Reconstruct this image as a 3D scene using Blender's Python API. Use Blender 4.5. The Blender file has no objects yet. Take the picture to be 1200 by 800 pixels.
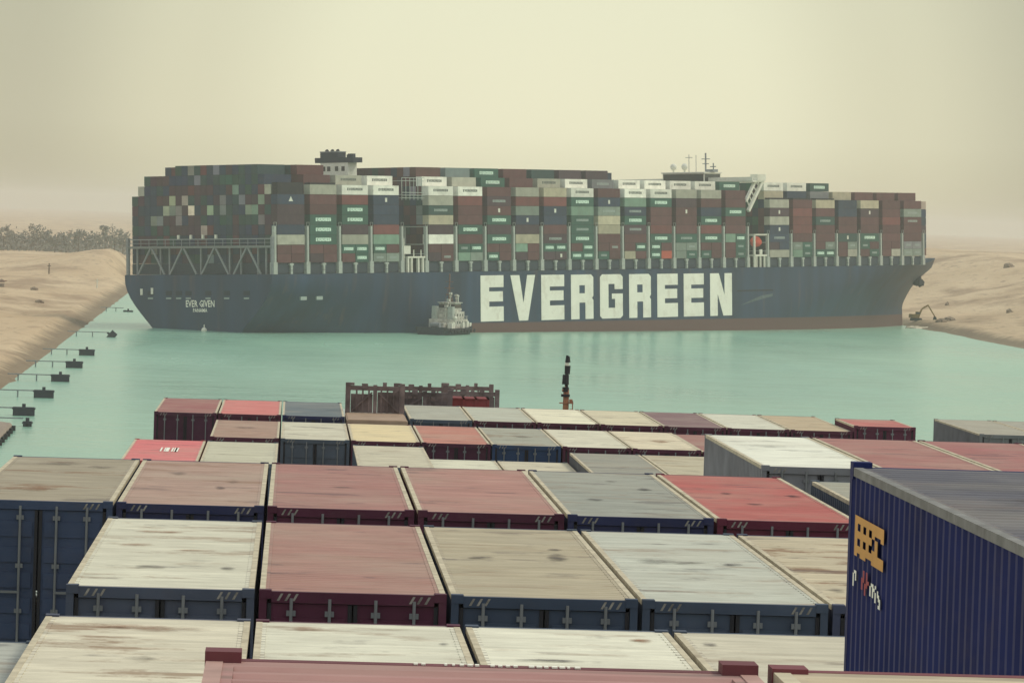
import bpy, math, random
from mathutils import Matrix, Vector, noise
random.seed(7)
sc = bpy.context.scene
COL = sc.collection
R = math.radians

# ------------------------------------------------------------------ camera
YAW, PITCH, ROLL, FPX, HC = 0.0517, -0.0297, 0.0314, 4951.0, 35.3
def cam_axes():
    cy, sy, cp, sp = math.cos(YAW), math.sin(YAW), math.cos(PITCH), math.sin(PITCH)
    f = Vector((sy*cp, cy*cp, sp)); r = Vector((cy, -sy, 0)); u = r.cross(f)
    c, s = math.cos(ROLL), math.sin(ROLL)
    return c*r + s*u, -s*r + c*u, f
cr, cu, cf = cam_axes()
cd = bpy.data.cameras.new('camera'); cam = bpy.data.objects.new('camera', cd); COL.objects.link(cam)
cd.sensor_width = 36; cd.lens = FPX/1200*36; cd.clip_start = 0.5; cd.clip_end = 40000
m = Matrix((cr, cu, -cf)).transposed().to_4x4(); m.translation = (0, 0, HC)
cam.matrix_world = m
sc.camera = cam

# ------------------------------------------------------------------ light
SUN_EL, SUN_AZ = R(50), R(80)          # azimuth measured from +Y towards +X
w = bpy.data.worlds.new('World'); sc.world = w; w.use_nodes = True
nt = w.node_tree; nt.nodes.clear()
def nn(t, kind, **kw):
    n = t.nodes.new(kind)
    for k, v in kw.items(): setattr(n, k, v)
    return n
sky = nn(nt, 'ShaderNodeTexSky', sky_type='NISHITA', sun_disc=False, sun_elevation=SUN_EL, sun_rotation=SUN_AZ,
         dust_density=9.0, air_density=1.2, ozone_density=0.4)
bgs = nn(nt, 'ShaderNodeBackground'); bgs.inputs[1].default_value = 0.06
nt.links.new(sky.outputs[0], bgs.inputs[0])
# the dust in the air above: pale yellow at the horizon, duller overhead
tc = nn(nt, 'ShaderNodeTexCoord'); sep = nn(nt, 'ShaderNodeSeparateXYZ')
nt.links.new(tc.outputs['Generated'], sep.inputs[0])
ramp = nn(nt, 'ShaderNodeValToRGB'); e = ramp.color_ramp.elements
e[0].position = 0.0; e[0].color = (0.84, 0.76, 0.50, 1)
e[1].position = 1.0; e[1].color = (0.80, 0.88, 0.95, 1)
for p_, c_ in ((0.02, (0.97, 0.925, 0.66)), (0.05, (0.94, 0.93, 0.68)), (0.10, (0.90, 0.90, 0.70)), (0.30, (0.92, 0.95, 0.90))):
    k = e.new(p_); k.color = (*c_, 1)
nt.links.new(sep.outputs['Z'], ramp.inputs[0])
bgd = nn(nt, 'ShaderNodeBackground'); bgd.inputs[1].default_value = 1.0
# lens-like falloff put into the sky colour: brightest low over the ship, duller around
GA, GE = R(3.3), R(1.3)
gd_ = nn(nt, 'ShaderNodeVectorMath', operation='DISTANCE'); gd_.inputs[1].default_value = (math.sin(GA)*math.cos(GE), math.cos(GA)*math.cos(GE), math.sin(GE))
nt.links.new(tc.outputs['Generated'], gd_.inputs[0])
ar = nn(nt, 'ShaderNodeValToRGB'); ar.color_ramp.interpolation = 'EASE'; ae = ar.color_ramp.elements
ae[0].position = 0; ae[0].color = (1,1,1,1); ae[1].position = 1; ae[1].color = (.85,.85,.85,1)
for p_, c_ in ((.045, (.98,.98,.975)), (.085, (.82,.81,.80)), (.125, (.62,.61,.61)), (.17, (.55,.545,.55)), (.30, (.57,.56,.56)), (.6, (.74,.74,.74))):
    k = ae.new(p_); k.color = (*c_, 1)
nt.links.new(gd_.outputs['Value'], ar.inputs[0])
dm = nn(nt, 'ShaderNodeMix', data_type='RGBA', blend_type='MULTIPLY'); dm.inputs[0].default_value = 1
nt.links.new(ramp.outputs[0], dm.inputs[6]); nt.links.new(ar.outputs[0], dm.inputs[7]); nt.links.new(dm.outputs[2], bgd.inputs[0])
mx = nn(nt, 'ShaderNodeMixShader'); mx.inputs[0].default_value = 0.9
nt.links.new(bgs.outputs[0], mx.inputs[1]); nt.links.new(bgd.outputs[0], mx.inputs[2])
wo = nn(nt, 'ShaderNodeOutputWorld'); nt.links.new(mx.outputs[0], wo.inputs[0])
sl = bpy.data.lights.new('sun', 'SUN'); sun = bpy.data.objects.new('sun', sl); COL.objects.link(sun)
sl.energy = 1.5; sl.angle = R(14); sl.color = (1.0, 0.92, 0.74)
sd = Vector((math.sin(SUN_AZ)*math.cos(SUN_EL), math.cos(SUN_AZ)*math.cos(SUN_EL), math.sin(SUN_EL)))
sun.rotation_euler = sd.to_track_quat('Z', 'Y').to_euler()
sc.view_settings.view_transform = 'Standard'; sc.view_settings.look = 'None'
sc.view_settings.exposure = 0.0; sc.view_settings.gamma = 1.0
sc.render.engine = 'CYCLES'
sc.cycles.use_denoising = True
sc.cycles.max_bounces = 6; sc.cycles.volume_bounces = 1
HAZE = 1.12e-4

# ------------------------------------------------------------------ helpers
class MB:
    """collects boxes, bars and prisms; build() links them as ONE mesh object"""
    def __init__(s): s.v = []; s.f = []; s.m = []
    def add(s, vs, fs, mi=0):
        o = len(s.v); s.v += [tuple(p) for p in vs]; s.f += [tuple(i+o for i in f) for f in fs]; s.m += [mi]*len(fs); return s
    def box(s, x0, x1, y0, y1, z0, z1, mi=0):
        vs = [(x, y, z) for z in (z0, z1) for y in (y0, y1) for x in (x0, x1)]
        return s.add(vs, [(0,2,3,1), (4,5,7,6), (0,1,5,4), (2,6,7,3), (0,4,6,2), (1,3,7,5)], mi)
    def bar(s, a, b, w, h=None, mi=0, up=(0,0,1)):
        a, b = Vector(a), Vector(b); h = h or w; d = (b-a).normalized(); u = Vector(up)
        if abs(d.dot(u)) > .97: u = Vector((1,0,0))
        x = d.cross(u).normalized(); u = x.cross(d)
        vs = []
        for p in (a, b):
            for i, j in ((-1,-1), (1,-1), (1,1), (-1,1)): vs.append(p + x*i*w/2 + u*j*h/2)
        return s.add(vs, [(3,2,1,0), (4,5,6,7), (0,1,5,4), (1,2,6,5), (2,3,7,6), (3,0,4,7)], mi)
    def tube(s, a, b, r0, r1=None, n=8, mi=0):
        a, b = Vector(a), Vector(b); r1 = r0 if r1 is None else r1; d = (b-a).normalized(); u = Vector((0,0,1))
        if abs(d.dot(u)) > .97: u = Vector((1,0,0))
        x = d.cross(u).normalized(); u = x.cross(d); vs = []
        for p, r in ((a, r0), (b, r1)):
            for i in range(n):
                t = 2*math.pi*i/n; vs.append(p + (x*math.cos(t) + u*math.sin(t))*r)
        fs = [tuple(reversed(range(n))), tuple(range(n, 2*n))] + [(i, (i+1) % n, n+(i+1) % n, n+i) for i in range(n)]
        return s.add(vs, fs, mi)
    def ball(s, c, r, n=8, mi=0, sz=1.0, jit=0):
        c = Vector(c); vs = []; fs = []; h = n//2+1
        for j in range(h+1):
            ph = math.pi*j/h
            for i in range(n):
                t = 2*math.pi*i/n; q = 1+random.uniform(-jit, jit)
                vs.append(c + Vector((r*q*math.sin(ph)*math.cos(t), r*q*math.sin(ph)*math.sin(t), r*q*sz*math.cos(ph))))
        for j in range(h):
            for i in range(n): fs.append((j*n+i, (j+1)*n+i, (j+1)*n+(i+1) % n, j*n+(i+1) % n))
        return s.add(vs, fs, mi)
    def prism(s, poly, y0, y1, mi=0):
        """polygon in (x,z) pushed along y"""
        n = len(poly); vs = [(x, y0, z) for x, z in poly] + [(x, y1, z) for x, z in poly]
        return s.add(vs, [tuple(range(n)), tuple(reversed(range(n, 2*n)))] + [(i, n+i, n+(i+1) % n, (i+1) % n) for i in range(n)], mi)
    def mesh(s, name, mats, smooth=False):
        me = bpy.data.meshes.new(name); me.from_pydata(s.v, [], s.f)
        for mt in (mats if isinstance(mats, (list, tuple)) else [mats]): me.materials.append(mt)
        me.polygons.foreach_set('material_index', s.m)
        if smooth: me.polygons.foreach_set('use_smooth', [True]*len(s.f))
        me.update(); return me
    def build(s, name, mats, parent=None, smooth=False):
        return link(name, s.mesh(name, mats, smooth), parent)
def link(name, me, parent=None, color=None):
    o = bpy.data.objects.new(name, me); COL.objects.link(o)
    if parent: o.parent = parent
    if color: o.color = color
    return o
def tag(o, label=None, cat=None, group=None, kind=None):
    if label: o['label'] = label
    if cat: o['category'] = cat
    if group: o['group'] = group
    if kind: o['kind'] = kind
    return o
def empty(name, loc=(0,0,0), rz=0, parent=None):
    o = bpy.data.objects.new(name, None); COL.objects.link(o); o.location = loc; o.rotation_euler = (0,0,rz)
    o.empty_display_size = .5
    if parent: o.parent = parent
    return o

def text_geo(s, size=1.0):
    cu_ = bpy.data.curves.new('t', 'FONT'); cu_.body = s; cu_.size = size; cu_.align_x = 'CENTER'; cu_.align_y = 'CENTER'
    cu_.resolution_u = 1; cu_.offset = .018
    o = bpy.data.objects.new('t', cu_); COL.objects.link(o)
    dg = bpy.context.evaluated_depsgraph_get(); ev = o.evaluated_get(dg); me = ev.to_mesh()
    v = [(p.co.x, p.co.y) for p in me.vertices]; f = [tuple(p.vertices) for p in me.polygons]
    ev.to_mesh_clear(); bpy.data.objects.remove(o); bpy.data.curves.remove(cu_)
    return v, f
_tx = {}
def add_text(mb, s, cx, y, cz, w, h, mi, flip=False):
    """letters on a face that looks towards -y, reading along +x, filling w by h"""
    if s not in _tx: _tx[s] = text_geo(s)
    v, f = _tx[s]
    xs = [p[0] for p in v]; ys = [p[1] for p in v]; x0, x1, y0, y1 = min(xs), max(xs), min(ys), max(ys)
    mb.add([(cx + ((p[0]-x0)/(x1-x0)-.5)*w, y, cz + ((p[1]-y0)/(y1-y0)-.5)*h) for p in v], f, mi)

# ------------------------------------------------------------------ materials
def mat(name, base=(.5,.5,.5), rough=.7, spec=.3, metal=0, var=.15, scale=2.0, stretch=(1,1,1), bump=0, bscale=20, objcol=False,
        dirt=None, dirtamt=0.0, dscale=1.0, coord='Object', seed_obj=True):
    m_ = bpy.data.materials.new(name); m_.use_nodes = True; t = m_.node_tree; b = t.nodes['Principled BSDF']
    b.inputs['Roughness'].default_value = rough; b.inputs['Specular IOR Level'].default_value = spec; b.inputs['Metallic'].default_value = metal
    tcn = nn(t, 'ShaderNodeTexCoord'); mp = nn(t, 'ShaderNodeMapping'); mp.inputs['Scale'].default_value = stretch
    oi = nn(t, 'ShaderNodeObjectInfo')
    t.links.new(tcn.outputs[coord], mp.inputs[0])
    if seed_obj:
        mul = nn(t, 'ShaderNodeMath', operation='MULTIPLY'); mul.inputs[1].default_value = 137.0
        t.links.new(oi.outputs['Random'], mul.inputs[0]); t.links.new(mul.outputs[0], mp.inputs['Location'])
    n1 = nn(t, 'ShaderNodeTexNoise'); n1.inputs['Scale'].default_value = scale; n1.inputs['Detail'].default_value = 6
    t.links.new(mp.outputs[0], n1.inputs['Vector'])
    mr = nn(t, 'ShaderNodeMapRange'); mr.inputs[1].default_value = .3; mr.inputs[2].default_value = .7
    mr.inputs[3].default_value = 1-var; mr.inputs[4].default_value = 1+var
    t.links.new(n1.outputs[0], mr.inputs[0])
    mul2 = nn(t, 'ShaderNodeMix', data_type='RGBA', blend_type='MULTIPLY'); mul2.inputs[0].default_value = 1
    if objcol: t.links.new(oi.outputs['Color'], mul2.inputs[6])
    else: mul2.inputs[6].default_value = (*base, 1)
    t.links.new(mr.outputs[0], mul2.inputs[7])
    out = mul2.outputs[2]
    if dirt:
        n2 = nn(t, 'ShaderNodeTexNoise'); n2.inputs['Scale'].default_value = dscale; n2.inputs['Detail'].default_value = 8; n2.inputs['Roughness'].default_value = .65
        t.links.new(mp.outputs[0], n2.inputs['Vector'])
        r2 = nn(t, 'ShaderNodeMapRange'); r2.inputs[1].default_value = .52; r2.inputs[2].default_value = .72; r2.inputs[4].default_value = dirtamt
        t.links.new(n2.outputs[0], r2.inputs[0])
        mx2 = nn(t, 'ShaderNodeMix', data_type='RGBA'); mx2.inputs[7].default_value = (*dirt, 1)
        t.links.new(r2.outputs[0], mx2.inputs[0]); t.links.new(out, mx2.inputs[6]); out = mx2.outputs[2]
    t.links.new(out, b.inputs['Base Color'])
    if bump:
        n3 = nn(t, 'ShaderNodeTexNoise'); n3.inputs['Scale'].default_value = bscale; n3.inputs['Detail'].default_value = 4
        t.links.new(tcn.outputs[coord], n3.inputs['Vector'])
        bp = nn(t, 'ShaderNodeBump'); bp.inputs['Strength'].default_value = 1; bp.inputs['Distance'].default_value = bump
        t.links.new(n3.outputs[0], bp.inputs['Height']); t.links.new(bp.outputs[0], b.inputs['Normal'])
    return m_

def roof_mat():
    """sun-bleached roof paint: fine streaks across the roof, brown rust patches and scuffs"""
    m_ = bpy.data.materials.new('weathered_roof_paint'); m_.use_nodes = True; t = m_.node_tree; b = t.nodes['Principled BSDF']
    b.inputs['Roughness'].default_value = .75; b.inputs['Specular IOR Level'].default_value = .2
    tcn = nn(t, 'ShaderNodeTexCoord'); oi = nn(t, 'ShaderNodeObjectInfo')
    mul = nn(t, 'ShaderNodeMath', operation='MULTIPLY'); mul.inputs[1].default_value = 211.0
    t.links.new(oi.outputs['Random'], mul.inputs[0])
    def noise_(stretch, scale, det=6, ro=.6):
        mp = nn(t, 'ShaderNodeMapping'); mp.inputs['Scale'].default_value = stretch
        t.links.new(tcn.outputs['Object'], mp.inputs[0]); t.links.new(mul.outputs[0], mp.inputs['Location'])
        n = nn(t, 'ShaderNodeTexNoise'); n.inputs['Scale'].default_value = scale; n.inputs['Detail'].default_value = det; n.inputs['Roughness'].default_value = ro
        t.links.new(mp.outputs[0], n.inputs['Vector']); return n.outputs[0]
    def rng(o, a, c, lo, hi):
        r = nn(t, 'ShaderNodeMapRange'); r.inputs[1].default_value = a; r.inputs[2].default_value = c; r.inputs[3].default_value = lo; r.inputs[4].default_value = hi
        t.links.new(o, r.inputs[0]); return r.outputs[0]
    def mix(f, a, c, bt='MIX'):
        x = nn(t, 'ShaderNodeMix', data_type='RGBA', blend_type=bt)
        if isinstance(f, float): x.inputs[0].default_value = f
        else: t.links.new(f, x.inputs[0])
        for s, v in ((6, a), (7, c)):
            if isinstance(v, tuple): x.inputs[s].default_value = v
            else: t.links.new(v, x.inputs[s])
        return x.outputs[2]
    c = oi.outputs['Color']
    c = mix(1.0, c, rng(noise_((.35, 2.2, 1), 2.2), .3, .7, .87, 1.1), 'MULTIPLY')
    c = mix(1.0, c, rng(noise_((.15, 1, 1), 6.0, 3), .3, .7, .87, 1.1), 'MULTIPLY')
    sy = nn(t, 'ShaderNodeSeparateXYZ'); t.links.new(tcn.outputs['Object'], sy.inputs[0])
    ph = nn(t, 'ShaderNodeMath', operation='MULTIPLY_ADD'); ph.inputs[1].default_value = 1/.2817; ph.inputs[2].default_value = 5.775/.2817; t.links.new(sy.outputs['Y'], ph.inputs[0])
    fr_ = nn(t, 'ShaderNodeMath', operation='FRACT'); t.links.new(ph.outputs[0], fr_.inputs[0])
    gd = rng(noise_((.5, .5, 1), 1.6, 5), .38, .62, .15, 1)                                    # groove shading painted into the colour as patchy grime
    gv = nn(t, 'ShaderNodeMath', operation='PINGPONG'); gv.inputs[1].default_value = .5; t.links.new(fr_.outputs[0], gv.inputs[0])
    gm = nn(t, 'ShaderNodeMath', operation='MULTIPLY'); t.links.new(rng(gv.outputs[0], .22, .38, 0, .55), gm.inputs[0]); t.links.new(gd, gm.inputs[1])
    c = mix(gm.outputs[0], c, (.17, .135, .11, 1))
    c = mix(rng(noise_((.8, .8, 1), .5, 5), .42, .75, 0, .35), c, (.45, .41, .32, 1))           # dust lying in the low spots
    al = nn(t, 'ShaderNodeMath', operation='MULTIPLY'); t.links.new(rng(noise_((.45, 1.3, 1), .8, 9, .7), .54, .62, 0, .9), al.inputs[0]); t.links.new(oi.outputs['Alpha'], al.inputs[1])
    c = mix(al.outputs[0], c, (.23, .13, .075, 1))                                            # rust
    c = mix(rng(noise_((.5, 1, 1), .9, 8, .6), .60, .66, 0, .45), c, (.10, .085, .09, 1))      # scuffs
    t.links.new(c, b.inputs['Base Color'])
    return m_

M = {}
PORTS = [44.0, 37.3, 33.6, 30.1, 22.9, 16.2, 9.1]; PANELS = [(47.3, 11.95), (43.4, 12.2)]
M['paint'] = mat('container_paint', objcol=True, var=.18, scale=1.2, rough=.6, dirt=(.12,.09,.07), dirtamt=.18, dscale=1.5, spec=.15)
M['farpaint'] = mat('far_container_paint', objcol=True, var=.14, scale=.35, rough=.6, dirt=(.14,.11,.09), dirtamt=.25, dscale=.6)
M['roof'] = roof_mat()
M['rail'] = mat('dusty_rail', (.52,.46,.33), var=.2, scale=3, dirt=(.2,.13,.08), dirtamt=.5, dscale=4)
M['rail_grey'] = mat('worn_grey_rail', (.20,.20,.19), var=.25, scale=4, dirt=(.1,.08,.08), dirtamt=.5, dscale=5)
M['rail_pink'] = mat('faded_pink_rail', (.46,.29,.25), var=.2, scale=3, dirt=(.2,.1,.08), dirtamt=.4)
M['galv'] = mat('galvanised_bar', (.17,.18,.19), rough=.5, var=.15)
M['stripe'] = mat('pale_stripe', (.24,.225,.20), var=.5, scale=9)
M['dark'] = mat('dark_rubber', (.02,.02,.025), var=.2)
M['white'] = mat('white_paint', (.72,.72,.62), var=.08, dirt=(.35,.28,.18), dirtamt=.35, dscale=.4)
M['paletext'] = mat('pale_lettering', (.74,.95,.80), var=.05)
M['whitetext'] = mat('white_lettering', (.88,.88,.77), var=.05, scale=.2, dirt=(.45,.38,.28), dirtamt=.4, dscale=.25)
M['darktext'] = mat('dark_lettering', (.10,.12,.11), var=.05)
M['greytext'] = mat('grey_lettering', (.34,.40,.37), var=.05)
M['tugwhite'] = mat('stained_tug_paint', (.50,.49,.43), var=.35, scale=1.2, dirt=(.16,.11,.08), dirtamt=.7, dscale=.8)
M['steel'] = mat('grey_green_steel', (.40,.44,.40), var=.15, dirt=(.2,.13,.09), dirtamt=.4)
M['truss'] = mat('lashing_bridge_steel', (.24,.26,.27), var=.15)
M['deckdark'] = mat('dark_deck_paint', (.035,.05,.07), var=.2)
M['glass'] = mat('dark_glass', (.02,.025,.03), rough=.1, spec=.5, var=.1)
M['orange'] = mat('lifeboat_orange', (.55,.08,.04), var=.1)
M['rackrust'] = mat('rusty_rack_steel', (.155,.118,.118), var=.55, scale=1.5, dirt=(.09,.065,.07), dirtamt=.6)
M['rust'] = mat('rusty_steel', (.20,.10,.075), var=.35, scale=1.2, dirt=(.10,.06,.05), dirtamt=.6)
M['funneltop'] = mat('funnel_dark_paint', (.028,.034,.05), var=.1)
M['masty'] = mat('mast_orange_paint', (.34,.15,.085), var=.35, scale=5)
M['logo_orange'] = mat('orange_lettering', (.62,.33,.09), var=.1)
M['logo_red'] = mat('red_lettering', (.35,.06,.07), var=.1)
M['concrete'] = mat('quay_concrete', (.28,.22,.17), var=.25, dirt=(.12,.09,.08), dirtamt=.6)
M['machine'] = mat('excavator_paint', (.30,.20,.06), var=.2)
M['rock'] = mat('desert_rock', (.22,.16,.11), var=.3)
M['leaf'] = mat('hazed_foliage', (.165,.155,.125), var=.35, scale=.3)  # leaf tone lightened to put extra haze into the colour
M['bark'] = mat('tree_bark', (.10,.075,.05), var=.3)

def hull_mat():
    m_ = bpy.data.materials.new('big_hull_paint'); m_.use_nodes = True; t = m_.node_tree; b = t.nodes['Principled BSDF']
    b.inputs['Roughness'].default_value = .5; b.inputs['Specular IOR Level'].default_value = .3
    tcn = nn(t, 'ShaderNodeTexCoord'); sp = nn(t, 'ShaderNodeSeparateXYZ'); t.links.new(tcn.outputs['Object'], sp.inputs[0])
    mp = nn(t, 'ShaderNodeMapping'); mp.inputs['Scale'].default_value = (1, 1, .12); t.links.new(tcn.outputs['Object'], mp.inputs[0])
    n = nn(t, 'ShaderNodeTexNoise'); n.inputs['Scale'].default_value = .12; n.inputs['Detail'].default_value = 8; t.links.new(mp.outputs[0], n.inputs['Vector'])
    def rng(o, a, c, lo, hi):
        r = nn(t, 'ShaderNodeMapRange'); r.inputs[1].default_value = a; r.inputs[2].default_value = c; r.inputs[3].default_value = lo; r.inputs[4].default_value = hi
        t.links.new(o, r.inputs[0]); return r.outputs[0]
    mu = nn(t, 'ShaderNodeMix', data_type='RGBA', blend_type='MULTIPLY'); mu.inputs[0].default_value = 1; mu.inputs[6].default_value = (.016, .042, .084, 1)
    t.links.new(rng(n.outputs[0], .3, .7, .65, 1.4), mu.inputs[7])
    mr_ = nn(t, 'ShaderNodeMix', data_type='RGBA'); mr_.inputs[7].default_value = (.125, .062, .056, 1)
    ln = nn(t, 'ShaderNodeMapRange'); ln.inputs[1].default_value = 100; ln.inputs[2].default_value = 330; ln.inputs[3].default_value = 1.35; ln.inputs[4].default_value = -.6; ln.clamp = False
    t.links.new(sp.outputs['X'], ln.inputs[0]); df = nn(t, 'ShaderNodeMath', operation='SUBTRACT'); t.links.new(sp.outputs['Z'], df.inputs[0]); t.links.new(ln.outputs[0], df.inputs[1])
    fw = nn(t, 'ShaderNodeMath', operation='MULTIPLY'); t.links.new(rng(df.outputs[0], .12, -.12, 0, 1), fw.inputs[0]); t.links.new(rng(sp.outputs['X'], 78, 92, 0, 1), fw.inputs[1])
    t.links.new(fw.outputs[0], mr_.inputs[0]); t.links.new(mu.outputs[2], mr_.inputs[6])
    m3 = nn(t, 'ShaderNodeMix', data_type='RGBA'); m3.inputs[7].default_value = (.15, .09, .07, 1)
    n2 = nn(t, 'ShaderNodeTexNoise'); n2.inputs['Scale'].default_value = .35; n2.inputs['Detail'].default_value = 6; t.links.new(mp.outputs[0], n2.inputs['Vector'])
    t.links.new(rng(n2.outputs[0], .58, .75, 0, .35), m3.inputs[0]); t.links.new(mr_.outputs[2], m3.inputs[6])
    t.links.new(m3.outputs[2], b.inputs['Base Color']); return m_
M['hull'] = hull_mat()
M['portdark'] = mat('dark_port_opening', (.012,.024,.04), var=.1)
M['hullscuff'] = mat('scuffed_hull_paint', (.10,.135,.14), var=.3, scale=.6)

def water_mat():
    m_ = bpy.data.materials.new('turbid_canal_water'); m_.use_nodes = True; t = m_.node_tree; b = t.nodes['Principled BSDF']
    b.inputs['IOR'].default_value = 1.33; b.inputs['Specular IOR Level'].default_value = .5
    tcn = nn(t, 'ShaderNodeTexCoord')
    n = nn(t, 'ShaderNodeTexNoise'); n.inputs['Scale'].default_value = .008; n.inputs['Detail'].default_value = 4
    mp = nn(t, 'ShaderNodeMapping'); mp.inputs['Scale'].default_value = (1, .35, 1); t.links.new(tcn.outputs['Object'], mp.inputs[0]); t.links.new(mp.outputs[0], n.inputs['Vector'])
    cr_ = nn(t, 'ShaderNodeValToRGB'); cr_.color_ramp.elements[0].position = .3; cr_.color_ramp.elements[0].color = (.225, .445, .345, 1)
    cr_.color_ramp.elements[1].position = .7; cr_.color_ramp.elements[1].color = (.32, .55, .395, 1)
    t.links.new(n.outputs[0], cr_.inputs[0]); t.links.new(cr_.outputs[0], b.inputs['Base Color'])
    rr = nn(t, 'ShaderNodeMapRange'); rr.inputs[1].default_value = .3; rr.inputs[2].default_value = .7; rr.inputs[3].default_value = .16; rr.inputs[4].default_value = .28
    n4 = nn(t, 'ShaderNodeTexNoise'); n4.inputs['Scale'].default_value = .02; n4.inputs['Detail'].default_value = 5; t.links.new(mp.outputs[0], n4.inputs['Vector'])
    t.links.new(n4.outputs[0], rr.inputs[0]); t.links.new(rr.outputs[0], b.inputs['Roughness'])
    w1 = nn(t, 'ShaderNodeTexNoise'); w1.inputs['Scale'].default_value = .35; w1.inputs['Detail'].default_value = 5
    mp2 = nn(t, 'ShaderNodeMapping'); mp2.inputs['Scale'].default_value = (.7, 1, 1); mp2.inputs['Rotation'].default_value = (0,0,.5)
    t.links.new(tcn.outputs['Object'], mp2.inputs[0]); t.links.new(mp2.outputs[0], w1.inputs['Vector'])
    w2 = nn(t, 'ShaderNodeTexNoise'); w2.inputs['Scale'].default_value = .07; w2.inputs['Detail'].default_value = 3; t.links.new(mp2.outputs[0], w2.inputs['Vector'])
    wa = nn(t, 'ShaderNodeMath', operation='MULTIPLY_ADD'); wa.inputs[1].default_value = 2.0; t.links.new(w2.outputs[0], wa.inputs[0]); t.links.new(w1.outputs[0], wa.inputs[2])
    bp = nn(t, 'ShaderNodeBump'); bp.inputs['Strength'].default_value = 1; bp.inputs['Distance'].default_value = .45
    t.links.new(wa.outputs[0], bp.inputs['Height']); t.links.new(bp.outputs[0], b.inputs['Normal'])
    return m_
M['water'] = water_mat()

def sand_mat():
    m_ = bpy.data.materials.new('desert_sand'); m_.use_nodes = True; t = m_.node_tree; b = t.nodes['Principled BSDF']
    b.inputs['Roughness'].default_value = .95; b.inputs['Specular IOR Level'].default_value = .1
    geo = nn(t, 'ShaderNodeNewGeometry'); sp = nn(t, 'ShaderNodeSeparateXYZ'); t.links.new(geo.outputs['Position'], sp.inputs[0])
    def noise_(scale, det, st=(1,1,1)):
        mp = nn(t, 'ShaderNodeMapping'); mp.inputs['Scale'].default_value = st; t.links.new(geo.outputs['Position'], mp.inputs[0])
        n = nn(t, 'ShaderNodeTexNoise'); n.inputs['Scale'].default_value = scale; n.inputs['Detail'].default_value = det; n.inputs['Roughness'].default_value = .62
        t.links.new(mp.outputs[0], n.inputs['Vector']); return n.outputs[0]
    def rng(o, a, c, lo, hi):
        r = nn(t, 'ShaderNodeMapRange'); r.inputs[1].default_value = a; r.inputs[2].default_value = c; r.inputs[3].default_value = lo; r.inputs[4].default_value = hi
        t.links.new(o, r.inputs[0]); return r.outputs[0]
    def mix(f, a, c):
        x = nn(t, 'ShaderNodeMix', data_type='RGBA'); t.links.new(f, x.inputs[0])
        for s, v in ((6, a), (7, c)):
            if isinstance(v, tuple): x.inputs[s].default_value = v
            else: t.links.new(v, x.inputs[s])
        return x.outputs[2]
    c = mix(rng(noise_(.012, 8, (1.6, .5, 1)), .35, .65, 0, 1), (.50, .37, .235, 1), (.60, .47, .315, 1))
    c = mix(rng(noise_(.035, 8, (1, .35, 1)), .47, .62, 0, .8), c, (.30, .205, .135, 1))      # darker gravelly patches
    c = mix(rng(noise_(.25, 6, (1, .3, 1)), .55, .68, 0, .6), c, (.24, .17, .12, 1))
    edge = nn(t, 'ShaderNodeMath', operation='ADD'); t.links.new(sp.outputs['Z'], edge.inputs[0]); t.links.new(rng(noise_(.12, 4), .2, .8, -1, 1), edge.inputs[1])
    c = mix(rng(edge.outputs[0], 2.3, 1.0, 0, .85), c, (.19, .145, .10, 1))                 # wet stones at the water's edge
    t.links.new(c, b.inputs['Base Color'])
    n3 = noise_(.3, 6); bp = nn(t, 'ShaderNodeBump'); bp.inputs['Strength'].default_value = 1; bp.inputs['Distance'].default_value = .8
    t.links.new(n3, bp.inputs['Height']); t.links.new(bp.outputs[0], b.inputs['Normal'])
    return m_
M['sand'] = sand_mat()

# ------------------------------------------------------------------ ground, canal, haze
def sm(a, b, x):
    t = max(0., min(1., (x-a)/(b-a))); return t*t*(3-2*t)
def xl(y): return -54 - (y-770)*.0132
def terrain(x, y):
    n1 = noise.noise(Vector((x*.006, y*.0025, 0))); n2 = noise.noise(Vector((x*.03, y*.012, 3))); n3 = noise.noise(Vector((x*.11, y*.05, 7)))
    dl = xl(y) - x + n3*1.2; dr = x - 222 + n3*1.0 + n2*2.0
    if dl > -25:
        h = -6 + 6*sm(-25, 0, dl) + 2.6*sm(0, 7, dl) + 1.4*sm(9, 40, dl)
        mound = 12*math.exp(-((x+74)/(46 if x < -74 else 30))**2 - ((y-1990)/190)**2)
        h += (mound + n2*1.0 + n3*.4)*sm(2, 18, dl) + n1*2*sm(40, 300, dl)
        return h
    if dr > -25:
        h = -6 + 6*sm(-25, 0, dr) + 2.2*sm(0, 7, dr) + 1.6*sm(10, 30, dr)
        h += (6*sm(28, 70, dr) + 12.2*sm(55, 125, dr))*(1-.5*sm(170, 420, dr)) + (n2*1.1+n3*.35)*sm(8, 40, dr) + n1*3.0*sm(60, 140, dr)
        return h
    return -6
def axis(pts):
    out = []
    for a, b, st in pts:
        k = max(1, round((b-a)/st)); out += [a + (b-a)*i/k for i in range(k)]
    return out + [pts[-1][1]]
xs = axis([(-12000,-3000,3000), (-3000,-600,200), (-600,-260,25), (-260,-40,3.5), (-40,200,40), (200,300,3.5), (300,480,9), (480,1200,60), (1200,4000,400), (4000,12000,2000)])
ys = axis([(-1200,400,200), (400,700,20), (700,2300,10), (2300,3200,30), (3200,5000,180), (5000,16000,1500)])
g = MB(); nx = len(xs)
def gx(x, y): return x + (xl(y)+54)*(1 if x <= -40 else max(0, (x-200)/-240)) if -3000 < x < 200 else x
g.v = [(gx(x, y), y, terrain(gx(x, y), y)) for y in ys for x in xs]
g.f = [(j*nx+i, j*nx+i+1, (j+1)*nx+i+1, (j+1)*nx+i) for j in range(len(ys)-1) for i in range(nx-1)]
g.m = [0]*len(g.f)
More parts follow.
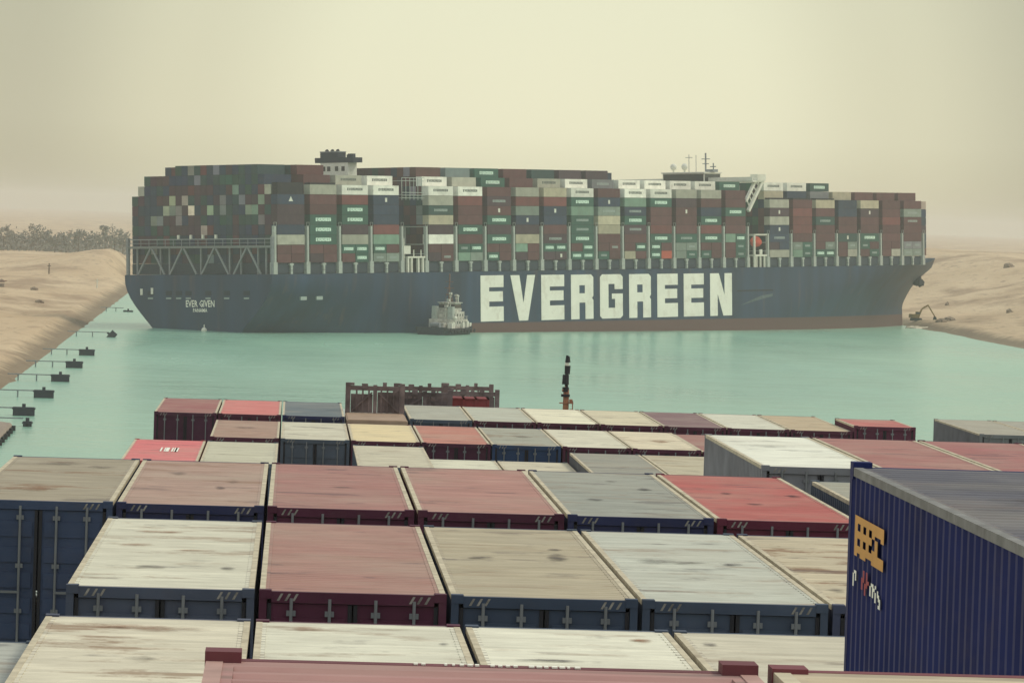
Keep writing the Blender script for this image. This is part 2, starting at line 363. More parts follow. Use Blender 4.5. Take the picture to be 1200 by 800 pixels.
ground = tag(g.build('desert_ground', M['sand'], smooth=True), kind='structure')
wv = MB(); wv.add([(-240,-1200,0), (420,-1200,0), (420,15900,0), (-240,15900,0)], [(0,1,2,3)])
tag(wv.build('canal_water', M['water']), kind='structure')

hz = MB(); hz.box(-12500, 12500, -1500, 16500, -9, 70)
hm = bpy.data.materials.new('dust_haze'); hm.use_nodes = True; t = hm.node_tree; t.nodes.clear()
pv = nn(t, 'ShaderNodeVolumePrincipled'); pv.inputs['Color'].default_value = (.95, .93, .88, 1); pv.inputs['Density'].default_value = HAZE
pv.inputs['Anisotropy'].default_value = 0.2
ho = nn(t, 'ShaderNodeOutputMaterial'); t.links.new(pv.outputs[0], ho.inputs['Volume'])
tag(hz.build('haze', hm), kind='stuff')

# ------------------------------------------------------------------ the grounded container ship
TH, SX, SY, TRIM, HEEL = .9162, -4.98, 1187.7, .0155, .037
BP, C1, C2 = 15.137, 12.207, 12.78
BEAM = 53.5; ZD = 16.8; RP = 2.30
ex = Vector((math.cos(TH), math.sin(TH), TRIM)).normalized()
ey = Vector((-math.sin(TH), math.cos(TH), -HEEL)); ey = (ey - ex*ey.dot(ex)).normalized(); ez = ex.cross(ey)
SM = Matrix((ex, ey, ez)).transposed().to_4x4(); SM.translation = (SX, SY, 0)
ship = empty('container_ship'); ship.matrix_world = SM
tag(ship, 'huge dark blue-green container ship aground across the canal with white EVERGREEN lettering', 'container ship')

PS = [0.0]                                                # lashing bridge positions along the ship
for i in range(1, 26): PS.append(PS[-1] + (C1 if i == 5 else C2 if i == 18 else BP))
BAYS = [(PS[i], PS[i+1]) for i in range(25) if i not in (4, 17)]      # 23 bays

def stem_at(z):
    t_ = [(-11,405), (1,404.6), (2.8,405.2), (7.4,410), (11,416), (14,423), (16.8,428.5)]
    for (a, p_), (c, q_) in zip(t_, t_[1:]):
        if z <= c: return p_ + (q_-p_)*max(0, z-a)/(c-a)
    return 428.5
def hb(s, z):
    """half breadth of the hull at station s and height z, and the deck-edge shape fore and aft"""
    H = BEAM/2
    zf = max(0, min(1, (z+2)/(ZD+2)))
    b = H
    if s < 75:
        k = 1 - sm(-3, 75, s)
        full = H*(1 - .0*k); low = H*(1 - .50*k)
        b = low + (full-low)*(sm(-.05, .92, zf)**.75)
        if z < -1: b *= max(.2, 1 + (z+1)*.05*k)
    stem = stem_at(z)
    start = 262 + 90*zf**1.2
    if s > start:
        u = min(1, (s-start)/(stem-start)); b = H*(1-u**1.65)**.9
    return b
def hull():
    st = [-1.5, 0, 6, 14, 24, 36, 50, 75, 130, 200, 262, 276, 290, 304, 318, 332, 345, 357, 368, 378, 386, 392, 397, 401, 404]
    zs = [-11, -5, -2, 0, 1, 2.5, 4, 6, 8, 10, 12, 14, 15.6, ZD]
    mb = MB(); rows = []
    for s in st:
        row = []
        for side in (0, 1):
            for z in (zs if side == 0 else reversed(zs)):
                zf = max(0, min(1, (z+2)/(ZD+2)))
                s2 = s
                if s > 262: s2 = 262 + (s-262)*(stem_at(z)-262)/(404-262)      # stations lean with the stem
                b = max(.25, hb(s2, z)) if s < 404 else .25
                row.append((s2, BEAM/2 - b if side == 0 else BEAM/2 + b, z + (2.2*sm(372, 420, s2) if z == ZD else 0)))
        rows.append(row)
    n = len(rows[0]); mb.v = [p for r in rows for p in r]
    for j in range(len(rows)-1):
        for i in range(n-1): mb.f.append((j*n+i, (j+1)*n+i, (j+1)*n+i+1, j*n+i+1))
    half = n//2
    for i in range(half-1): mb.f.append((i, i+1, n-2-i, n-1-i))                       # transom
    mb.m = [0]*len(mb.f)
    # bulwark aft and the deck
    for j in range(len(rows)-1): mb.f.append((j*n+half-1, (j+1)*n+half-1, (j+1)*n+half, j*n+half)); mb.m.append(0)
    return mb
hullo = hull().build('hull', M['hull'], ship)
md = hullo.modifiers.new('edge', 'EDGE_SPLIT'); md.split_angle = R(35)
hullo.data.polygons.foreach_set('use_smooth', [True]*len(hullo.data.polygons))

def letter(mb, ch, x, z, w, h, y0, y1):
    def r(a, b, c, d): mb.box(x+a*w, x+b*w, y0, y1, z+(1-d)*h, z+(1-c)*h)      # c,d measured from the top
    def p(pts): mb.prism([(x+a*w, z+(1-b)*h) for a, b in pts], y0, y1)
    if ch == 'E':
        r(0,.37,0,1); r(.37,1,0,.26); r(.37,.97,.35,.57); r(.37,1,.68,1)
    elif ch == 'V':
        p([(0,0),(.36,0),(.52,.62),(.52,1),(.34,1)]); p([(.52,.62),(.68,0),(1,0),(.70,1),(.52,1)])
    elif ch == 'R':
        r(0,.37,0,1); r(.37,.62,0,.24); r(.37,.62,.42,.63)
        p([(.62,0),(.9,0),(1,.06),(1,.48),(.94,.53),(.62,.53)]); p([(.62,.53),(.94,.53),(1,.58),(1,1),(.64,1),(.64,.63),(.62,.63)])
    elif ch == 'G':
        p([(0,.06),(.1,0),(.37,0),(.37,1),(.1,1),(0,.94)]); r(.37,.62,0,.22); r(.37,.62,.76,1)
        p([(.62,0),(.9,0),(1,.06),(1,.34),(.64,.34),(.64,.22),(.62,.22)])
        p([(.62,1),(.62,.76),(.66,.76),(.66,.56),(.52,.56),(.52,.44),(1,.44),(1,.94),(.9,1)])
    elif ch == 'N':
        r(0,.34,0,1); r(.66,1,0,1); p([(.34,0),(.40,0),(.66,.52),(.66,1),(.60,1),(.34,.48)])
# inverse of the photograph's spacing of the nine letters, in metres along the side
lt = MB()
LX = [(100.2,112.3),(116.0,129.3),(132.6,145.2),(149.0,161.5),(165.3,178.3),(182.0,194.7),(198.5,210.7),(214.3,226.5),(230.4,243.9)]
for ch, (a, b) in zip('EVERGREEN', LX): letter(lt, ch, a, 1.7-.004*(a-100), b-a, 13.85, -.10, -.03)
lt.build('hull_lettering', M['whitetext'], hullo)
for txt_, t_, z_, w__, h__ in (('EVER GIVEN', 25.8, 8.6, 10.4, 2.0), ('PANAMA', 25.8, 6.7, 5.2, 1.1)):
    nm = MB(); add_text(nm, txt_, 0, 0, 0, w__, h__, 0)
    no_ = nm.build('name_lettering', M['whitetext'], hullo)
    no_.matrix_local = Matrix.Translation((-1.62, t_, z_)) @ Matrix.Rotation(-math.pi/2, 4, 'Z')
mk = MB(); mk.add([(249,-.04,4.3), (258,-.04,5.6), (270,-.04,7.2), (270,-.04,8.0), (262,-.04,7.3)], [(0,1,2,3,4)]); mk.build('scuff_mark', M['hullscuff'], hullo)
mk = MB(); mk.box(247.5, 270, -.06, .1, 8.95, 9.35); mk.build('rubbing_strip', M['dark'], hullo)
for i, t_ in enumerate(PORTS):
    pm = MB(); pm.box(-1.56, -1.4, t_-1.1, t_+1.1, 10.9, 12.2, 0); pm.box(-1.68, -1.4, t_-.9, t_+.9, 9.9, 10.3, 1)
    pm.build('mooring_port', [M['portdark'], M['greytext']], hullo)
for t_, z_ in PANELS: MB().box(-1.7, -1.4, t_-.4, t_+.4, z_-.9, z_+.9).build('stern_light_panel', M['white'], hullo)
for s_ in (13.0, 20.5): MB().box(s_-1.4, s_+1.4, -.06, .3, 9.4, 10.4).build('mooring_port', M['greytext'], hullo)
an = MB(); an.ball((403.6,19.8,11.4), 1.9, 10, 0, 1.25, .08); an.bar((402.6,20.5,13.2),(404.8,18.6,9.0),1.5); an.prism([(402.2,9.4),(405.6,9.0),(406.2,10.4),(404.6,11.4),(402.4,11.2)], 18.0, 20.6)
an.build('anchor', M['dark'], hullo)

# deck edge structures: pedestals and lashing bridges
def lashing_bridge(s, top, first=False):
    mb = MB(); z0 = ZD
    mb.box(s-.42, s+.42, -.15, .75, z0, top); mb.box(s-.85, s+.85, -.22, 1.2, z0, z0+3.4)
    if not first:
        for t_ in range(8, 53, 8): mb.box(s-.3, s+.3, t_-.3, t_+.3, z0, top)
        for z in (z0+5.4, z0+8.2, top-.2): mb.box(s-.55, s+.55, .76, BEAM-.4, z-.12, z+.12)
    mb.bar((s-.6,-.1,top+1.0), (s+.6,-.1,top+1.0), .08); mb.bar((s-.6,-.1,top), (s-.6,-.1,top+1.0), .08); mb.bar((s+.6,-.1,top), (s+.6,-.1,top+1.0), .08)
    return mb.build('lashing_bridge', M['steel'], ship)
for i, s in enumerate(PS): lashing_bridge(s, ZD + (13.6 if i < 18 else 11.2), i == 0)
for (a, b) in BAYS:
    mb = MB(); c = (a+b)/2
    mb.box(a+1.3, b-1.3, .5, BEAM-.5, ZD+.1, ZD+3.16); mb.bar((a+.9,-.1,ZD+1.1), (b-.9,-.1,ZD+1.1), .1)
    mb.build('hatch_coaming', M['deckdark'], ship)
    mb = MB(); mb.box(c-.4, c+.4, -.12, .45, ZD, ZD+3.1); mb.box(c-.9, c+.9, -.1, .4, ZD+2.5, ZD+3.0); mb.build('container_pedestal', M['steel'], ship)
tr = MB(); s0 = -.7
tr.box(s0-.3, s0+.3, 0, BEAM-.3, ZD+7.5, ZD+8.0); tr.box(s0-.15, s0+.15, 0, BEAM-.3, ZD+9.9, ZD+10.2); tr.box(s0-.12, s0+.12, 0, BEAM-.3, ZD+8.9, ZD+9.05)
tr.box(s0-.6, s0+1.4, 0, BEAM-.3, ZD+8.0, ZD+8.15)
for pk in (44.3, 32.6, 21.0, 9.4):
    for sg in (-1, 1): tr.bar((s0, pk+sg*.3, ZD+7.5), (s0, pk+sg*4.9, ZD+.05), .45)
for k in range(0, 58, 3): tr.bar((s0, min(k+.1, 53), ZD+8.1), (s0, min(k+.1, 53), ZD+10.0), .14)
for t_ in (3.5, 6.4, 12.5, 16.6, 27, 38.5, 41.8, 50.4): tr.bar((s0+1.2, t_, ZD), (s0+1.2, t_, ZD+7.5), .45)
for t_ in (.4, BEAM-.6): tr.bar((s0, t_, ZD), (s0, t_, ZD+10.6), .8)
tro = tr.build('stern_lashing_truss', M['truss'], ship)
for t_ in (34.2, 29.7, 25.3, 20.6): MB().box(s0-.3, s0+.3, t_-.3, t_+.3, ZD+10.2, ZD+11.3).build('flood_lamp', M['white'], tro)

# funnel casing
fz = ZD; fs = PS[4]+6.0
fu = MB(); fu.box(fs-2.2, fs+2.2, 22.4, 32.6, fz, 49.4); fu.build('engine_casing', M['white'], ship)
ft = MB(); ft.box(fs-2.3, fs+2.3, 20.4, 34.6, 49.4, 50.9, 0); ft.box(fs-2, fs+2, 26.3, 32.8, 50.9, 52.5, 0); ft.box(fs-2.1, fs+2.1, 26.2, 32.9, 52.5, 52.8, 1)
ft.box(fs-2.2, fs-.8, 20.6, 22.4, 50.9, 52.0, 0); ft.box(fs+.4, fs+2.0, 22.8, 24.8, 50.9, 51.8, 0)
fto = ft.build('funnel', [M['funneltop'], M['truss']], ship)
for q in (27.6, 29.6, 31.6): MB().tube((fs, q, 52.7), (fs-.4, q, 53.2), .55, .5).build('exhaust_pipe', M['dark'], fto)
wn = MB()
for q in (24.2, 26.6, 29.5, 31.4): wn.box(fs-2.26, fs-2.1, q-.6, q+.6, 46.9, 48.3)
wn.build('window', M['glass'], fto)
pf = MB(); s1, s2 = PS[4], PS[5]
pf.box(s1+2.8, s2-.6, .0, 4.5, ZD+4.2, ZD+4.7)
for q in (s1+3.2, s1+5.0, s1+8.4, s1+10.6): pf.box(q-.35, q+.35, .1, .8, ZD, ZD+4.2)
pf.box(s1+1.2, s1+4.6, .3, 3.4, ZD+5.4, ZD+7.8); pf.box(s1+.95, s1+1.25, .1, .5, ZD, ZD+10)
for q in (6, 9.6): pf.bar((s1+q, .2, ZD+4.7), (s1+q, .2, ZD+6.6), .25)
pf.build('deck_platform', M['white'], ship)
rl = MB()
for z in (38.6, 39.4, 40.2, 43.6, 44.5): rl.bar((s1+.6, .4, z), (s2-.4, .4, z), .16)
for q in range(0, 12, 2): rl.bar((s1+.6+q, .4, 38), (s1+.6+q, .4, 44.5), .14)
for z in (38.6, 39.6, 43.6): rl.bar((s1+.6, .4, z), (s1+.6, 24, z), .16)
rl.build('guard_rail', M['steel'], ship)

# deckhouse and bridge
b0, b1 = PS[17]+1.6, PS[18]-1.6
dh = MB(); dh.box(b0, b1, 10, 47, ZD, 44.0); dho = dh.build('deckhouse', M['white'], ship)
wh = MB(); wh.box(b0-.4, b1+.4, 17.7, 34, 44.0, 48.2); wh.box(b0-.8, b1+.6, 17.3, 34.4, 48.2, 48.6); who = wh.build('wheelhouse', M['white'], ship)
wd = MB(); wd.box(b0-.46, b1+.46, 18.0, 33.7, 45.4, 47.9); wd.box(b0, b1, 17.64, 34.06, 45.4, 47.9); wd.build('window', M['glass'], who)
bw = MB(); bw.box(b0+2.2, b1-1.2, .4, 17.6, 45.0, 45.5); bw.box(b0+2.0, b0+2.3, .4, 17.6, 45.4, 46.7); bw.box(b1-1.4, b1-1.1, .4, 17.6, 45.4, 46.7)
bw.box(b0+5.0, b1+.6, .2, 3.0, 45.4, 47.6); bw.build('bridge_wing', M['white'], who)
bw = MB(); bw.box(b0+2.2, b1-1.2, 34.1, BEAM-.4, 45.0, 46.6); bw.build('bridge_wing', M['white'], who)
br = MB()
br.bar((b0+.2, 1.0, 35.4), (b1+1.0, .9, 47.0), 1.0, 1.0); br.bar((b0-.4, 1.6, 38.6), (b1-2.6, 1.4, 47.2), .9, .9)
for k_ in range(6): br.bar((b0+.9+k_*1.5, 1.1, 37+k_*1.75), (b0+.1+k_*1.3, 1.5, 39.4+k_*1.5), .3)
br.build('wing_brace', M['white'], who)
for q in (32.5, 28.1):
    MB().tube((b0+4, q, 48.5), (b0+4, q, 49.6), .3).ball((b0+4, q, 50.5), 1.15, 10).build('radome', M['white'], who, True)
ms = MB(); q = b0+5
ms.bar((q,20.4,48.5), (q,20.4,55.0), .4); ms.bar((q,18.8,53), (q,22,53), .25); ms.bar((q,19.2,51.4), (q,21.6,51.4), .25); ms.bar((q,17.4,48.5), (q,17.4,51.6), .3); ms.bar((q,27,48.5), (q,27,54.6), .16)
ms.bar((q,25.6,53.6), (q,28.4,53.6), .18); ms.bar((q,24.2,48.5), (q,24.2,54.4), .14); ms.bar((q,16.4,50.4), (q,18.6,50.4), .3); ms.box(q-2, q+1, 16.2, 19.4, 48.6, 49.5)
ms.build('radar_mast', M['truss'], who)
lb = MB(); lc = 262.8
n_ = 12
for j in range(7):
    u = -1 + 2*j/6; rr = max(.15, (1-abs(u)**2.6))
    for i in range(n_):
        a_ = 2*math.pi*i/n_; lb.v.append((lc + u*3.5, 2.2 + 1.55*rr*math.cos(a_), ZD+8.2 + (2.05 if math.sin(a_) > 0 else 1.5)*rr*math.sin(a_)))
for j in range(6):
    for i in range(n_): lb.f.append((j*n_+i, j*n_+(i+1) % n_, (j+1)*n_+(i+1) % n_, (j+1)*n_+i)); lb.m.append(0)
lb.build('lifeboat', M['orange'], ship, True)
dv = MB()
for q in (lc-3.9, lc+4.6): dv.box(q-.35, q+.35, .1, .7, ZD, ZD+11); dv.box(q-.3, q+.3, .7, 5, ZD+10.4, ZD+11)
dv.box(lc-4.2, lc+5, .1, 5, ZD+3.6, ZD+4.2); dv.box(lc-4.2, lc+5, .1, .5, ZD+10.6, ZD+11)
for q in (lc-2.5, lc, lc+2.5): dv.box(q-.3, q+.3, .2, .8, ZD, ZD+3.6)
dv.build('lifeboat_davit', M['white'], ship)
MB().box(lc-.7, lc+.7, .05, .5, ZD+4.2, ZD+5.9).build('life_raft', M['white'], ship)

# ---- its containers
CC = {'m': ('dark red', (.105,.04,.042)), 'M': ('dark maroon', (.062,.034,.046)), 'r': ('brick red', (.165,.05,.047)), 'g': ('green', (.028,.100,.074)),
      'D': ('dark green', (.022,.062,.055)), 'n': ('navy blue', (.022,.04,.075)), 'l': ('light grey', (.38,.38,.31)), 'w': ('white', (.82,.82,.72)),
      't': ('beige', (.46,.42,.30)), 'G': ('pale green', (.19,.31,.23)), 'o': ('orange red', (.52,.10,.06)), 'y': ('grey green', (.21,.26,.22)), 'b': ('grey', (.20,.21,.22))}
TXT = {'': '', '+': ' with pale green lettering', '#': ' with dark lettering', '-': ' with small grey lettering', '.': ' with a small white mark', '^': ' with a white triangle mark'}
HT = [2.55, 2.55] + [2.85]*9
ZT = [ZD+3.2]
for h in HT: ZT.append(ZT[-1]+h)
_fm = {}
def far_mesh(L, H, kind):
    key = (L, H, kind)
    if key in _fm: return _fm[key]
    mb = MB(); mb.box(-L/2, L/2, -1.11, 1.11, .03, H-.06)
    y = -1.13; two = None
    def word(x0, w_, h_, zc):
        mbs = MB(); cw_ = w_/9
        for i_, ch in enumerate('EVERGREEN'): letter(mbs, ch, x0+i_*cw_, zc-h_/2, cw_*.84, h_, y, -1.10)
        mb.add(mbs.v, mbs.f, 1)
    if kind == '+': word(-L*.29 if L > 8 else -L*.36, L*.58 if L > 8 else L*.72, H*.34, H*.5); two = M['paletext']
    elif kind == '#': word(-L*.3, L*.6, H*.26, H*.56); two = M['darktext']; 
    elif kind == '-': word(-L*.27, L*.54, H*.26, H*.5); two = M['greytext']
    elif kind == '.': mb.box(-.55, .45, y, -1.10, H*.3, H*.72, 1); two = M['white']
    elif kind == '^': mb.prism([(-1.0, H*.3), (1.0, H*.3), (0, H*.8)], y, -1.10, 1); two = M['white']
    _fm[key] = mb.mesh('shipping_container', [M['farpaint']] + ([two] if two else [])); return _fm[key]
OR = 'zeroth first second third fourth fifth sixth seventh eighth ninth tenth eleventh twelfth'.split()
def bay_words(b):
    return f'{OR[b+1]} side stack from the stern' if b < 4 else f'{OR[b-3]} stack ahead of the funnel' if b < 16 else f'{OR[b-15]} stack ahead of the bridge'
GRP = 'containers stacked along the side of the stranded ship'
def far_container(b, row, tier, code, half=None):
    c, k = code[0], (code[1] if len(code) > 1 else '')
    a, e_ = BAYS[b]; mid = (a+e_)/2; L = 12.5; H = HT[tier]
    if half is not None: L = 6.15; mid += (-3.18, 3.18)[half]
    v = random.uniform(.85, 1.15); col = CC[c][1]
    o = link('shipping_container', far_mesh(L, H, k), color=(col[0]*v, col[1]*v, col[2]*v, 1))
    o.matrix_world = SM @ Matrix.Translation((mid, .05+1.15+row*RP, ZT[tier]))
    where = bay_words(b)
    if half is not None: lab = f'short {CC[c][0]} container{TXT[k]}, {("left","right")[half]} half of {OR[tier+1]} tier, {where}'
    elif row: lab = f'{CC[c][0]} container{TXT[k]}, {OR[tier+1]} tier of the {OR[row+1]} row, {where}'
    else: lab = f'{CC[c][0]} container{TXT[k]}, {OR[tier+1]} tier up, {where}'
    lab = lab.replace(' with pale green lettering', ' with pale lettering').replace(' side stack', ' stack') if len(lab.split()) > 16 else lab
    lab = lab.replace('of the stern', 'of stern').replace('from the stern', 'from stern') if len(lab.split()) > 16 else lab
    if len(lab.split()) > 16: lab = lab.replace(' of the ', ' of ').replace(' the funnel', ' funnel').replace(' the bridge', ' bridge')
    if len(lab.split()) > 16: lab = lab.replace(' with small grey lettering', ' with grey lettering').replace(' with pale green lettering', ' with lettering')
    if len(lab.split()) > 16: lab = lab.replace(' with a small white mark', ' with white mark').replace(' with dark lettering', ', dark letters').replace(' with pale lettering', ', lettered').replace(' with grey lettering', ', grey letters')
    if len(lab.split()) > 16: lab = lab.replace(' half of ', ' in ')
    if len(lab.split()) > 16: lab = lab.replace(' ahead of', ' before')
    if len(lab.split()) > 16: lab = lab.replace(' container', ' box')
    if len(lab.split()) > 16: lab = ' '.join(lab.split()).replace(' of second row', ', second row').replace(' of third row', ', third row').replace(' of row', '')
    if len(lab.split()) > 16: open('/tmp/long.txt', 'a').write(lab+chr(10))
    tag(o, lab, 'container', GRP)
# per bay: starboard row from the lowest tier up (two half-length ones written a|b), then the upper tiers seen of the rows behind
SIDE = [
 'm|m m|m l n M M n^ / 1:7l',
 'M|m m|m g+ g+ g+ m m l / 1:8m',
 'm|g+ g+|g+ l M g+ g+ r w# / 1:8l#',
 'y-|y- g+|m G r n n n. w# / 1:8w#',
 'M|m- m|m w M t D- l w# / 1:8w#',
 'G|y g-|g+ m g+ m m r w# / 1:8l',
 'g+|m m|m g+ M g+ m. M- m / 1:8g+ 2:9g+',
 'M|m G|m t M n. y r l / 1:8m 2:9m',
 'M|M. g+|g+ M- m n n. r t / 1:8l#',
 'g+|g+ m|g+ g+ g- g- G g+ w# / 1:8w#',
 'g-|m m|m- m t t y- n. m / 1:8b-',
 't|m m|g+ m M- g+ n- G w# / 1:8w#',
 'g+|o g+|m g+ r m m g+ w# / 1:8w#',
 'y|g- y|y- g- m m m. M l / 1:8w#',
 'g-|m m|m g+ r g+ n m l / 1:8w#',
 'm|g- m|g- G|g+ m m g+ m m / 1:8g+',
 'l M|n n- n. l M. l / 1:7t 1:8w#',
 'G|g- y-|g- m r r r m / 1:7n 1:8w#',
 'g+|g+ m|y- m m D- m t / 1:7b 1:8D+',
 'm|l m|y- D. m m n n / 1:7t',
 'm|g- g-|m g+ m m M. t / 1:7m',
 'm|l m|m m m r m m / 1:7m',
 'y-|y- b-|b- m m m- y- m / 1:7m',
]
IND = set()
for b, line in enumerate(SIDE):
    low, up = line.split('/')
    for tier, tok in enumerate(low.split()):
        if '|' in tok:
            for h_, cde in enumerate(tok.split('|')): far_container(b, 0, tier, cde, h_)
        else: far_container(b, 0, tier, tok)
        IND.add((b, 0, tier))
    for tok in up.split():
        r_, rest = tok.split(':'); tier = int(rest[0]); far_container(b, int(r_), tier, rest[1:]); IND.add((b, int(r_), tier))
# all the other containers of the ship: far more than three hundred, one mass
def ntiers(b, r):
    if b == 0:
        return 7 if r == 22 else 8 if r in (1, 21) else 9 if 16 <= r <= 20 or r == 2 else 10
    if b == 1: return 9 if r == 1 else 10
    if b <= 3: return 9
    if b <= 10: return 9 if r < 2 else 10
    if b <= 12: return 9 if r < 10 else 10
    if b <= 15: return 9
    if b <= 18: return 9
    return 8 if b <= 22 else 7
sets = [(0, {(16,6):'l',(14,6):'l',(17,5):'l',(13,5):'w',(10,5):'l',(18,4):'b',(11,3):'l',(21,7):'l',(6,7):'y',(5,8):'D',(6,8):'D',(7,8):'g',(8,8):'g',(9,8):'D',(4,5):'y',(3,5):'y',(3,4):'D',(2,6):'y',(5,6):'b'})]
special = dict(sets)
cs = MB(); pal = {}
pc = []
def stuff_box(s0_, s1_, r_, z0, z1, c):
    cs.box(s0_, s1_, .05+r_*RP+.03, .05+(r_+1)*RP-.03, z0+.03, z1-.06); pc.append(c)
bays = list(enumerate(BAYS)) + [(23, (PS[25]+1.0, PS[25]+15.5))]
for b, (a, e_) in bays:
    mid = (a+e_)/2
    for r_ in range(23):
        if b == 23 and not 3 <= r_ <= 19: continue
        if b == 22 and r_ == 22: continue
        cs.box(mid-6.0, mid+6.0, .05+r_*RP+.2, .05+(r_+1)*RP-.2, ZT[0]+.2, ZT[ntiers(b, r_)-(2 if r_ < 3 else 1)]+.5); pc.append((.015,.015,.02))  # dark core added inside each row so the gaps show dark, not sky
        for tier in range(ntiers(b, r_)):
            if (b, r_, tier) in IND or (r_ == 0): continue
            c = special.get(b, {}).get((r_, tier)) or random.choice('MnnDnMnDMnDMnnmMnDMb' if b == 0 else 'MMMnnnMmmDDbMnmg')
            if b == 23 and tier == 6: c = random.choice('lt')
            if b == 23 and tier == 5 and r_ < 5: c = 'n'
            stuff_box(mid-6.25, mid+6.25, r_, ZT[tier], ZT[tier+1], [q*random.uniform(.85,1.15) for q in CC[c][1]])
me = cs.mesh('container_stacks', M['farpaint'])
ca = me.color_attributes.new('paint_colour', 'FLOAT_COLOR', 'CORNER')
buf = []
for c in pc: buf += (list(c)+[1])*24
ca.data.foreach_set('color', buf)
ms_ = mat('stacked_container_paint', (1,1,1), var=.12, scale=.35, rough=.6, dirt=(.14,.11,.09), dirtamt=.2, dscale=.6)
t = ms_.node_tree; at_ = nn(t, 'ShaderNodeAttribute', attribute_name='paint_colour')
mul_ = [n for n in t.nodes if n.type == 'MIX' and n.blend_type == 'MULTIPLY'][0]; t.links.new(at_.outputs['Color'], mul_.inputs[6])
me.materials[0] = ms_
cso = link('container_stacks', me); cso.matrix_world = SM
tag(cso, 'inner rows and stern face of stacked containers on the stranded ship', 'container stacks', kind='stuff')

# ------------------------------------------------------------------ tugboat beside the hull
def make_tug():
    root = empty('tugboat'); tag(root, 'small tugboat with pale superstructure and dark hull beside the stranded ship', 'tugboat')
    st = [(-15,.78,2.4),(-12,.95,2.0),(-4,1,1.8),(4,1,1.9),(9,.88,2.4),(12.5,.6,3.1),(14.6,.25,3.7),(15.4,.03,4.0)]
    mb = MB(); B = 5.6
    for s, k, d in st:
        for y, z in ((-B*k*.8,-1), (-B*k,.8), (-B*k,d), (B*k,d), (B*k,.8), (B*k*.8,-1)): mb.v.append((s, y, z))
    n = 6
    for j in range(len(st)-1):
        for i in range(n): mb.f.append((j*n+i, (j+1)*n+i, (j+1)*n+(i+1) % n, j*n+(i+1) % n)); mb.m.append(0)
    mb.f.append(tuple(range(n))); mb.m.append(0)
    h = mb.build('hull', M['funneltop'], root)
    fd = MB()
    for j in range(len(st)-1):
        for sg in (-1, 1): fd.bar((st[j][0], sg*B*st[j][1], st[j][2]-.35), (st[j+1][0], sg*B*st[j+1][1], st[j+1][2]-.35), .7)
    for s in range(-12, 10, 3): fd.tube((s, -B*1.0-.25, 1.2), (s, -B-.6, 1.2), .55, n=8)
    fd.build('fender', M['dark'], h)
    d1 = MB(); d1.box(-5.5, 8.5, -3.9, 3.9, 2.0, 4.7); d1.box(-3, 7.4, -3.1, 3.1, 4.7, 7.0); d1.box(-9, -5.5, -2.2, 2.2, 2.0, 3.6)
    for s in (-4.5, -1.5, 1.5, 4.5, 7): d1.bar((s, -4, 4.7), (s, -4, 5.6), .1)
    d1.bar((-5.4,-4,5.6), (8.4,-4,5.6), .1); d1.bar((-5.4,-4,5.2), (8.4,-4,5.2), .08)
    d = d1.build('deckhouse', M['tugwhite'], root)
    wn_ = MB()
    for s in (-3.6, -1.2, 1.2, 3.6, 6.2): wn_.box(s-.45, s+.45, -3.94, -3.88, 3.3, 4.1)
    for s in (-1.6, 1, 3.6, 6.0): wn_.box(s-.4, s+.4, -3.14, -3.08, 5.5, 6.3)
    wn_.build('window', M['glass'], d)
    w1 = MB(); w1.box(-.4, 5.6, -2.5, 2.5, 7.0, 9.6); w1.box(-.8, 6.0, -2.9, 2.9, 9.6, 9.85)
    wo_ = w1.build('wheelhouse', M['tugwhite'], root); MB().box(-.46, 5.66, -2.56, 2.56, 8.1, 9.2).build('window', M['glass'], wo_)
    for sg in (-1, 1):
        MB().box(-4.6, -2.6, sg*2.6-.8, sg*2.6+.8, 4.7, 8.6).build('funnel', M['steel'], root)
    mm = MB(); mm.bar((1.5,0,9.8), (1.5,0,18.6), .32); mm.bar((1.5,-1.6,14.2), (1.5,1.6,14.2), .22); mm.bar((1.5,-1.2,16.2), (1.5,1.2,16.2), .2); mm.bar((.2,-1.4,12.2), (2.8,1.4,12.2), .35)
    mm.bar((1.5,0,16), (-3,0,8.8), .08); mm.bar((1.5,0,15), (5.6,0,9.8), .08); mm.ball((3.6,0,10.5), .6)
    mm.build('mast', M['rust'], root)
    for s_, z_ in ((-5, 8.8), (-3, 10.6), (-1.2, 12.6), (6.6, 9.6), (8.0, 7.6), (4.2, 12.0)):
        mm_ = MB(); mm_.bar((s_, -1.4, 4.7), (s_, -1.4, z_), .28); mm_.bar((s_-.9, -1.4, z_-.9), (s_+.9, -1.4, z_-.9), .3); mm_.box(s_-.5, s_+.5, -1.8, -1.0, z_-.4, z_+.3); mm_.build('rigging_post', M['tugwhite'], root)
    for s_ in (-7.4, -6.0, 3.0, 6.8, 9.4):
        MB().box(s_-.8, s_+.8, -4.6, -3.2, 2.0, 3.5+.6*math.sin(s_*3)).build('deck_box', M['white'], root)
    mo = MB(); mo.tube((3.2,-2.4,9.8), (3.2,-2.4,11.6), .2).ball((3.2,-2.4,11.8), .35); mo.build('fire_monitor', M['white'], root)
    wc = MB(); wc.tube((-10.5,-1.2,3), (-10.5,1.2,3), .8); wc.box(-11.4,-9.6,-1.6,-1.2,2,3.6); wc.box(-11.4,-9.6,1.2,1.6,2,3.6); wc.build('towing_winch', M['truss'], root)
    lr = MB(); lr.tube((9.6,-2.4,3), (9.6,2.4,3), .7); lr.build('anchor_winch', M['greytext'], root)
    lf = MB(); lf.tube((-5,-4.2,5.2),(-3.4,-4.2,5.2),.45,n=8); lf.build('life_raft', M['white'], root)
    return root
tug = make_tug(); tug.rotation_euler = (0, 0, TH+R(16)); tug.scale = (.95,.95,.95)
tp = Vector((SX, SY, 0)) + Vector((math.cos(TH), math.sin(TH), 0))*72 + Vector((math.sin(TH), -math.cos(TH), 0))*7.5
